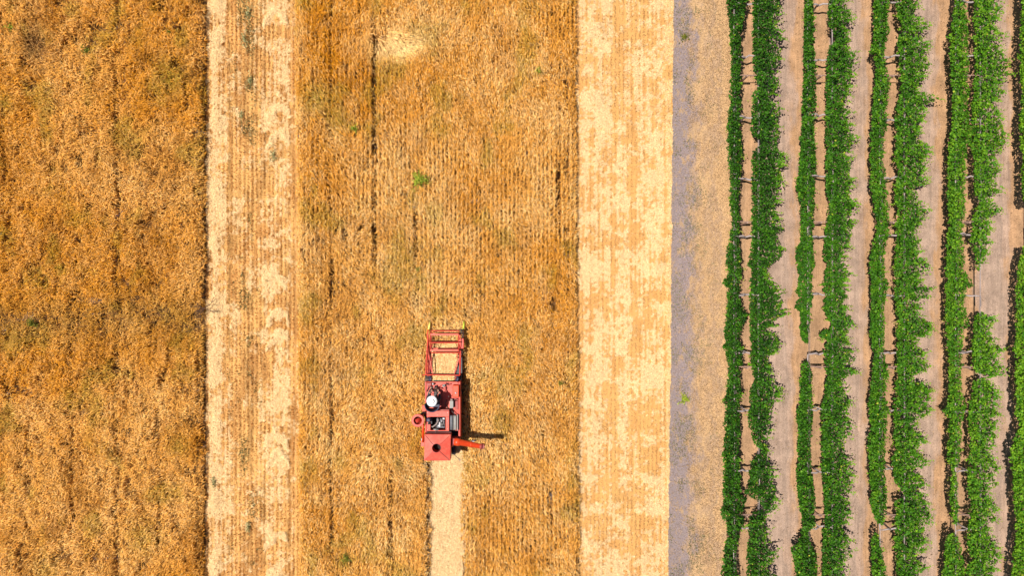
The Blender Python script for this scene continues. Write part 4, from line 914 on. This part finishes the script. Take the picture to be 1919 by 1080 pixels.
# unloading auger
a0, a1, a2 = R(853, 828.6, 2.05), R(862, 829.8, 2.1), R(902.5, 837.5, 2.5)
bm = B(); bm_tube(bm, [a0, a1, a1.lerp(a2, .02), a2], [.165, .16, .135, .105], 18); au = bobj('unloading_auger', bm, M_orange, cr, smooth=True)
dd = (a2 - a1).normalized()
bm = B(); bm_tube(bm, [a2 - dd * .03, a2 + dd * .06, a2 + dd * .065], [.118, .118, .09], 18); bm_tube(bm, [a2 + dd * .04, a2 + dd * .06 + Vector((0, 0, -.25))], .1, 12); bobj('spout', bm, M_darkred, au)
bm = B()
for t in (.0, .55): bm_tube(bm, [a1 + (a2 - a1) * t, a1 + (a2 - a1) * t + dd * .03], [.15 - .03 * t] * 2, 18)
bobj('flange', bm, M_orange, au)
bm = B(); pbox(bm, 845, 857, 822, 833, 1.2, 1.95, 1.9); bobj('auger_gearbox', bm, M_darkred, cr, .02)
bm = B(); bm_tube(bm, [R(848, 836, .7), R(848, 834, 1.95)], .06, 8); bobj('auger_pipe', bm, M_darkred, cr)
bm = B(); bm_lathe(bm, R(888, 827, .95), [(.085, -.015), (.11, -.015), (.11, .015), (.085, .015), (.085, -.015)], 18, 'Y'); bm_tube(bm, [R(888, 829, .95), R(870, 831, 1.0), R(858, 830, 1.1)], .022, 6); bobj('crank_ring', bm, M_steel, cr)
bm = B(); bm_tube(bm, [R(845.5, 848, 1.2), R(862, 862.5, 1.15)], .013, 6); rd = bobj('rear_rod', bm, M_black, cr)
bm = B(); bm_lathe(bm, R(862.6, 863, 1.15), [(.001, -.03), (.03, -.01), (.03, .02), (.001, .03)], 10); bobj('rod_tip', bm, M_lgrey, rd)

# cut wheat on the header platform
n = 9000; X = rng.uniform(wx(808, .5), wx(860, .5), n); Y = rng.uniform(wy(714, .7), wy(634, .3), n)
t = (wy(634, .3) - Y) / (wy(634, .3) - wy(714, .7)); tp = np.where(t > .4, (t - .4) / .6, 0)
k = (X > wx(808, .5) + .10 + .10 * tp) & (X < wx(860, .5) - .08 - .18 * tp) & ((t > .38) | (rng.random(n) < .35)); X, Y, t, tp = X[k], Y[k], t[k], tp[k]; n = len(X)
zz = .30 + .12 * np.clip(t / .4, 0, 1) + .62 * tp + rng.uniform(0, .13, n) * (1 - .3 * tp)
straws('cut_wheat', X, Y, zz, rng.uniform(.10, .28, n), rng.uniform(.010, .02, n), tint_mix(n, (.62, .36, .13), (.92, .64, .32), rng.random(n)), M_straw,
       'cut wheat lying on the platform behind the harvester reel', 'wheat')

# ------------------------------------------------------------------ the driver
M_skin = mat_flat('tanned_skin', (.42, .23, .15), .55, var=.06)
M_shirt = mat_flat('black_work_shirt', (.022, .022, .03), .8)
M_trou = mat_flat('grey_brown_trousers', (.13, .105, .10), .85)
M_hat = mat_flat('white_sun_hat', (.82, .82, .82), .8, var=.04)
M_band = mat_flat('grey_hat_band', (.40, .40, .44), .8)
M_boot = mat_flat('dark_boots', (.05, .035, .03), .7)
M_eye = mat_flat('eye_dark', (.02, .02, .02), .2); M_lip = mat_flat('lips', (.30, .12, .09), .5)
hip = W(810.5, 757, 1.80); hip.z = SZ + .10
pr = empty('person', Vector((hip.x, hip.y, SZ))); tag(pr, 'driver in white wide brimmed hat and black shirt seated on the red harvester', 'person')
O = pr.location
def skin(name, verts, edges, radii, mat, parent, lvl=1, root=0):
    me = bpy.data.meshes.new(name); me.from_pydata([tuple(v) for v in verts], edges, []); o = link(name, me, parent, mat)
    md = o.modifiers.new('skin', 'SKIN'); md.use_smooth_shade = True
    for i, sv in enumerate(me.skin_vertices[0].data):
        r = radii[i]; sv.radius = r if isinstance(r, tuple) else (r, r); sv.use_root = (i == root)
    if lvl: sb = o.modifiers.new('sub', 'SUBSURF'); sb.levels = lvl; sb.render_levels = lvl
    return o
swc = base + sc_                                   # steering wheel hub in the world
hd = W(809.6, 752.8, 2.6)                          # head
h0 = Vector((0, 0, .10)); ch = Vector((hd.x - O.x - .0, hd.y - O.y - .06, .48)); nk = Vector((hd.x - O.x, hd.y - O.y - .035, .63))
sw = swc - O
V_ = [h0, h0 + Vector((0, .0, .17)), ch - Vector((0, 0, .06)), nk - Vector((0, 0, .05)), nk + Vector((0, .01, .06)),
      ch + Vector((-.19, 0, .06)), ch + Vector((-.27, .10, -.17)), sw + Vector((-.19, -.06, -.02)),
      ch + Vector((.19, 0, .06)), ch + Vector((.30, .08, -.17)), sw + Vector((.18, -.06, .0)),
      h0 + Vector((-.10, .06, -.01)), h0 + Vector((-.13, .46, .05)), h0 + Vector((-.10, .58, -.36)), h0 + Vector((-.10, .70, -.41)),
      h0 + Vector((.10, .06, -.01)), h0 + Vector((.17, .45, .06)), h0 + Vector((.14, .60, -.36)), h0 + Vector((.14, .72, -.41))]
Ed = [(0, 1), (1, 2), (2, 3), (3, 4), (2, 5), (5, 6), (6, 7), (2, 8), (8, 9), (9, 10), (0, 11), (11, 12), (12, 13), (13, 14), (0, 15), (15, 16), (16, 17), (17, 18)]
Rd = [(.14, .12), (.135, .10), (.15, .11), .06, .052, .065, .048, .034, .065, .048, .034, .09, .068, .045, .04, .09, .068, .045, .04]
body = skin('body', V_, Ed, Rd, [M_skin], pr, 1)
shirt_v = [0, 1, 2, 3, 5, 6, 8, 9]
wl_, wr_ = V_[6].lerp(V_[7], .82), V_[9].lerp(V_[10], .82)
SV = [h0 + Vector((0, 0, -.0)), V_[1], V_[2], V_[3] - Vector((0, 0, .02)), V_[5], V_[6], wl_, V_[8], V_[9], wr_]
skin('shirt', SV, [(0, 1), (1, 2), (2, 3), (2, 4), (4, 5), (5, 6), (2, 7), (7, 8), (8, 9)], [(.155, .135), (.155, .125), (.17, .13), .075, .082, .066, .05, .082, .066, .05], [M_shirt], pr, 1)
TV = [h0 + Vector((0, 0, .0)), V_[11], V_[12], V_[13] + Vector((0, -.01, .03)), V_[15], V_[16], V_[17] + Vector((0, -.01, .03))]
skin('trousers', TV, [(0, 1), (1, 2), (2, 3), (0, 4), (4, 5), (5, 6)], [(.16, .14), .105, .083, .062, .105, .083, .062], [M_trou], pr, 1)
for i in (13, 17):
    a = V_[i] + Vector((0, -.04, -.01)); skin('boot', [a + Vector((0, 0, .08)), a + Vector((0, 0, -.03)), a + Vector((0, .12, -.04)), a + Vector((0, .21, -.045))], [(0, 1), (1, 2), (2, 3)], [.06, .058, .05, .038], [M_boot], pr, 1)
# head with a face, ears, hair, hat
hc_ = nk + Vector((0, .03, .15))
bm = B(); bmesh.ops.create_uvsphere(bm, u_segments=24, v_segments=16, radius=.1)
for v in bm.verts:
    x_, y_, z_ = v.co; v.co = Vector((x_ * .78 * (1 - .18 * max(0, -z_ / .1)), y_ * .98, z_ * 1.18))
    if y_ > 0 and abs(x_) < .028 and -.035 < z_ < .012: v.co.y += .020 * (1 - abs(x_) / .028)
bmesh.ops.translate(bm, verts=bm.verts, vec=hc_)
head = bobj('head', bm, M_skin, pr, smooth=True)
bm = B()
for s in (-1, 1):
    m_ = Matrix.Translation(hc_ + Vector((s * .03, .088, .012))) @ Matrix.Diagonal((.014, .008, .009, 1)); bmesh.ops.create_uvsphere(bm, u_segments=10, v_segments=8, radius=1, matrix=m_)
bobj('eyes', bm, M_eye, head, smooth=True)
bm = B()
for s in (-1, 1):
    m_ = Matrix.Translation(hc_ + Vector((s * .080, -.005, -.005))) @ Matrix.Diagonal((.010, .020, .032, 1)); bmesh.ops.create_uvsphere(bm, u_segments=10, v_segments=8, radius=1, matrix=m_)
bobj('ears', bm, M_skin, head, smooth=True)
bm = B(); bmesh.ops.create_uvsphere(bm, u_segments=10, v_segments=8, radius=1, matrix=Matrix.Translation(hc_ + Vector((0, .086, -.052))) @ Matrix.Diagonal((.024, .008, .007, 1))); bobj('mouth', bm, M_lip, head, smooth=True)
bm = B(); bmesh.ops.create_uvsphere(bm, u_segments=20, v_segments=14, radius=1, matrix=Matrix.Translation(hc_ + Vector((0, -.018, .018))) @ Matrix.Diagonal((.086, .098, .112, 1)))
bmesh.ops.delete(bm, geom=[v for v in bm.verts if v.co.z < hc_.z - .035 or (v.co.y > hc_.y + .045 and v.co.z < hc_.z + .06)], context='VERTS'); bobj('hair', bm, M_boot, head, smooth=True)
bm = B(); tt_ = hc_ + Vector((0, 0, .055))
bm_lathe(bm, tt_, [(.100, .0), (.16, .004), (.22, -.014), (.232, -.018), (.235, -.012), (.16, .012), (.102, .012), (.098, .05), (.088, .082), (.06, .094), (.03, .080), (.001, .075)], 36)
for v in bm.verts:
    d = v.co - tt_; r = math.hypot(d.x, d.y)
    if r > .14: v.co.z += .018 * math.cos(2 * math.atan2(d.y, d.x)) * (r - .14) / .09 * -1
    if r < .11: v.co.y = tt_.y + d.y * 1.12
hat = bobj('hat', bm, M_hat, pr, smooth=True)
bm = B(); bm_lathe(bm, tt_, [(.106, .012), (.104, .040), (.101, .040)], 36)
for v in bm.verts: v.co.y = tt_.y + (v.co.y - tt_.y) * 1.12
bobj('hat_band', bm, M_band, hat, smooth=True)
# hands: a palm and five fingers curled round the wheel rim
for s, w_ in ((-1, V_[7]), (1, V_[10])):
    fw = (w_ - (V_[6] if s < 0 else V_[9])).normalized(); up = Vector((0, 0, 1)); sd_ = fw.cross(up).normalized(); up = sd_.cross(fw).normalized()
    vs = [w_, w_ + fw * .05, w_ + fw * .085]; es = [(0, 1), (1, 2)]; rs = [(.022, .028), (.016, .038), (.013, .036)]
    for f, (off, ln) in enumerate(((-.030, .070), (-.010, .080), (.010, .074), (.029, .058))):
        i0 = len(vs); b0 = w_ + fw * .08 + sd_ * off
        vs += [b0, b0 + fw * ln * .45 + up * .006, b0 + fw * ln * .72 - up * .022, b0 + fw * ln * .62 - up * .045]; es += [(2, i0), (i0, i0 + 1), (i0 + 1, i0 + 2), (i0 + 2, i0 + 3)]; rs += [.010, .0095, .009, .008]
    i0 = len(vs); tdir = sd_ * (1 if s < 0 else -1)
    vs += [w_ + fw * .03 + tdir * .03, w_ + fw * .055 + tdir * .05 - up * .01, w_ + fw * .08 + tdir * .048 - up * .03]; es += [(0, i0), (i0, i0 + 1), (i0 + 1, i0 + 2)]; rs += [.013, .011, .009]
    skin('hand', vs, es, rs, [M_skin], pr, 1)

# ------------------------------------------------------------------ single weeds and twigs
def weed(name, px, py, r, h, cA, cB, nl, ls, label, cat='weed', group=None):
    c = W(px, py, h * .6); root = empty(name, (c.x, c.y, 0)); tag(root, label, cat, group)
    P = rng.normal(0, 1, (nl, 3)); P /= np.linalg.norm(P, axis=1)[:, None]; th = np.arctan2(P[:, 1], P[:, 0]); P *= (rng.random(nl) ** .55 * (1 + .38 * np.sin(3 * th + px) + .25 * np.sin(7 * th + py)))[:, None]
    P = P * (np.array([r, r, h * .45]) if name != 'stubble_weed' else np.array([r * .6, r * 1.7, h * .45])) * rng.uniform(.75, 1.15, (nl, 1)) + np.array([0, 0, h * .6])
    link('foliage', leaf_mesh('foliage', P, rng.uniform(.7, 1.3, nl) * ls, tint_mix(nl, cA, cB, rng.random(nl), .25), .6), root, M_weed)['kind'] = 'stuff'
    bm = B()
    for k in range(6):
        a = k * 1.05; bm_tube(bm, [(0, 0, 0), (r * .3 * math.cos(a), r * .3 * math.sin(a), h * .4), (r * .7 * math.cos(a), r * .7 * math.sin(a), h * .8)], [.01, .007, .004], 5)
    bobj('stem', bm, M_weed_stem, root)
M_weed_stem = mat_flat('weed_stem', (.16, .18, .05), .8)
GY = ((.14, .24, .02), (.42, .46, .05)); GD = ((.07, .10, .01), (.22, .22, .03))
GW = 'green weeds in the crops'
weed('weed', 787, 337, .36, .98, *GY, 620, .06, 'bright green bushy weed alone in the tan wheat above the harvester', group=GW)
weed('weed', 60, 606, .26, .74, *GD, 200, .05, 'green weed in the thin band of the left wheat', group=GW)
weed('weed', 165, 95, .22, .88, *GD, 220, .05, 'dark green weed in the orange wheat at top left', group=GW)
weed('weed', 22, 52, .18, .88, *GY, 140, .05, 'green weed near the top left corner beside dark brown patch', group=GW)
weed('weed', 1009, 133, .15, .88, *GY, 120, .045, 'small lime weed in the tan wheat near its top right', group=GW)
weed('weed', 664, 241, .18, .88, *GY, 120, .045, 'green weed beside the first dark track line of the middle wheat', group=GW)
weed('weed', 650, 1046, .25, .88, *GD, 200, .05, 'olive green weed at the bottom of the middle wheat', group=GW)
weed('weed', 785, 505, .14, .88, *GD, 90, .045, 'tiny dark green weed in a track line of the tan wheat', group=GW)
weed('weed', 318, 60, .13, .88, *GD, 90, .045, 'tiny dark green weed near the top edge of the left wheat', group=GW)
weed('weed', 1051, 718, .16, .88, *GD, 90, .045, 'dark green weed at the right edge of the wheat level with the harvester', group=GW)
weed('weed', 1284, 748, .26, .16, *GY, 200, .05, 'bright yellow green tuft on the grey edge of the track', group=GW)
weed('weed', 1283, 68, .24, .14, *GD, 160, .045, 'dark green tuft at the top of the grey track edge', group=GW)
GS = ((.20, .19, .07), (.46, .43, .21)); GL = 'grey green weeds in the left stubble'
for px, py, r, lab in [(466, 22, .42, 'largest grey green weed clump at the top of the left stubble'), (457, 72, .34, 'grey green weed just under the topmost stubble clump'),
                       (512, 290, .34, 'grey green weed on the right half of the left stubble strip'), (452, 215, .22, 'pale green weed in the left stubble above the weed on its right half'),
                       (468, 150, .25, 'dark weed in the upper left stubble between straw heaps'), (400, 905, .25, 'grey weed low down by the left edge of the stubble strip'),
                       (465, 990, .25, 'grey weed near the bottom middle of the left stubble strip')]:
    weed('stubble_weed', px, py, r, .22, *GS, int(260 * r), .055, lab, group=GL)
# a dark dead branch hanging out of the wheat edge
br = B(); c0 = W(383, 578, .5)
def twig(p, d, L, r, lv):
    e = p + d * L; bm_tube(br, [p, p.lerp(e, .5) + Vector((random.uniform(-.02, .02), random.uniform(-.03, .03), .01)), e], [r, r * .8, r * .5], 5)
    if lv:
        for k in range(4):
            a = random.uniform(-.8, .8); nd = (Matrix.Rotation(a, 3, 'Z') @ d + Vector((0, 0, random.uniform(-.15, .15)))).normalized(); twig(p.lerp(e, random.uniform(.3, 1)), nd, L * .6, r * .6, lv - 1)
for d in ((-1, -.35, .05), (-.9, .2, .1), (.6, .5, -.25), (.7, -.4, -.3), (-.6, -.8, 0)): twig(c0.copy(), Vector(d).normalized(), .38, .014, 2)
o = bobj('dead_branch', br, mat_flat('dark_dead_wood', (.06, .03, .02), .9)); tag(o, 'dark dead twiggy branch at the edge of the left wheat beside the stubble', 'branch')
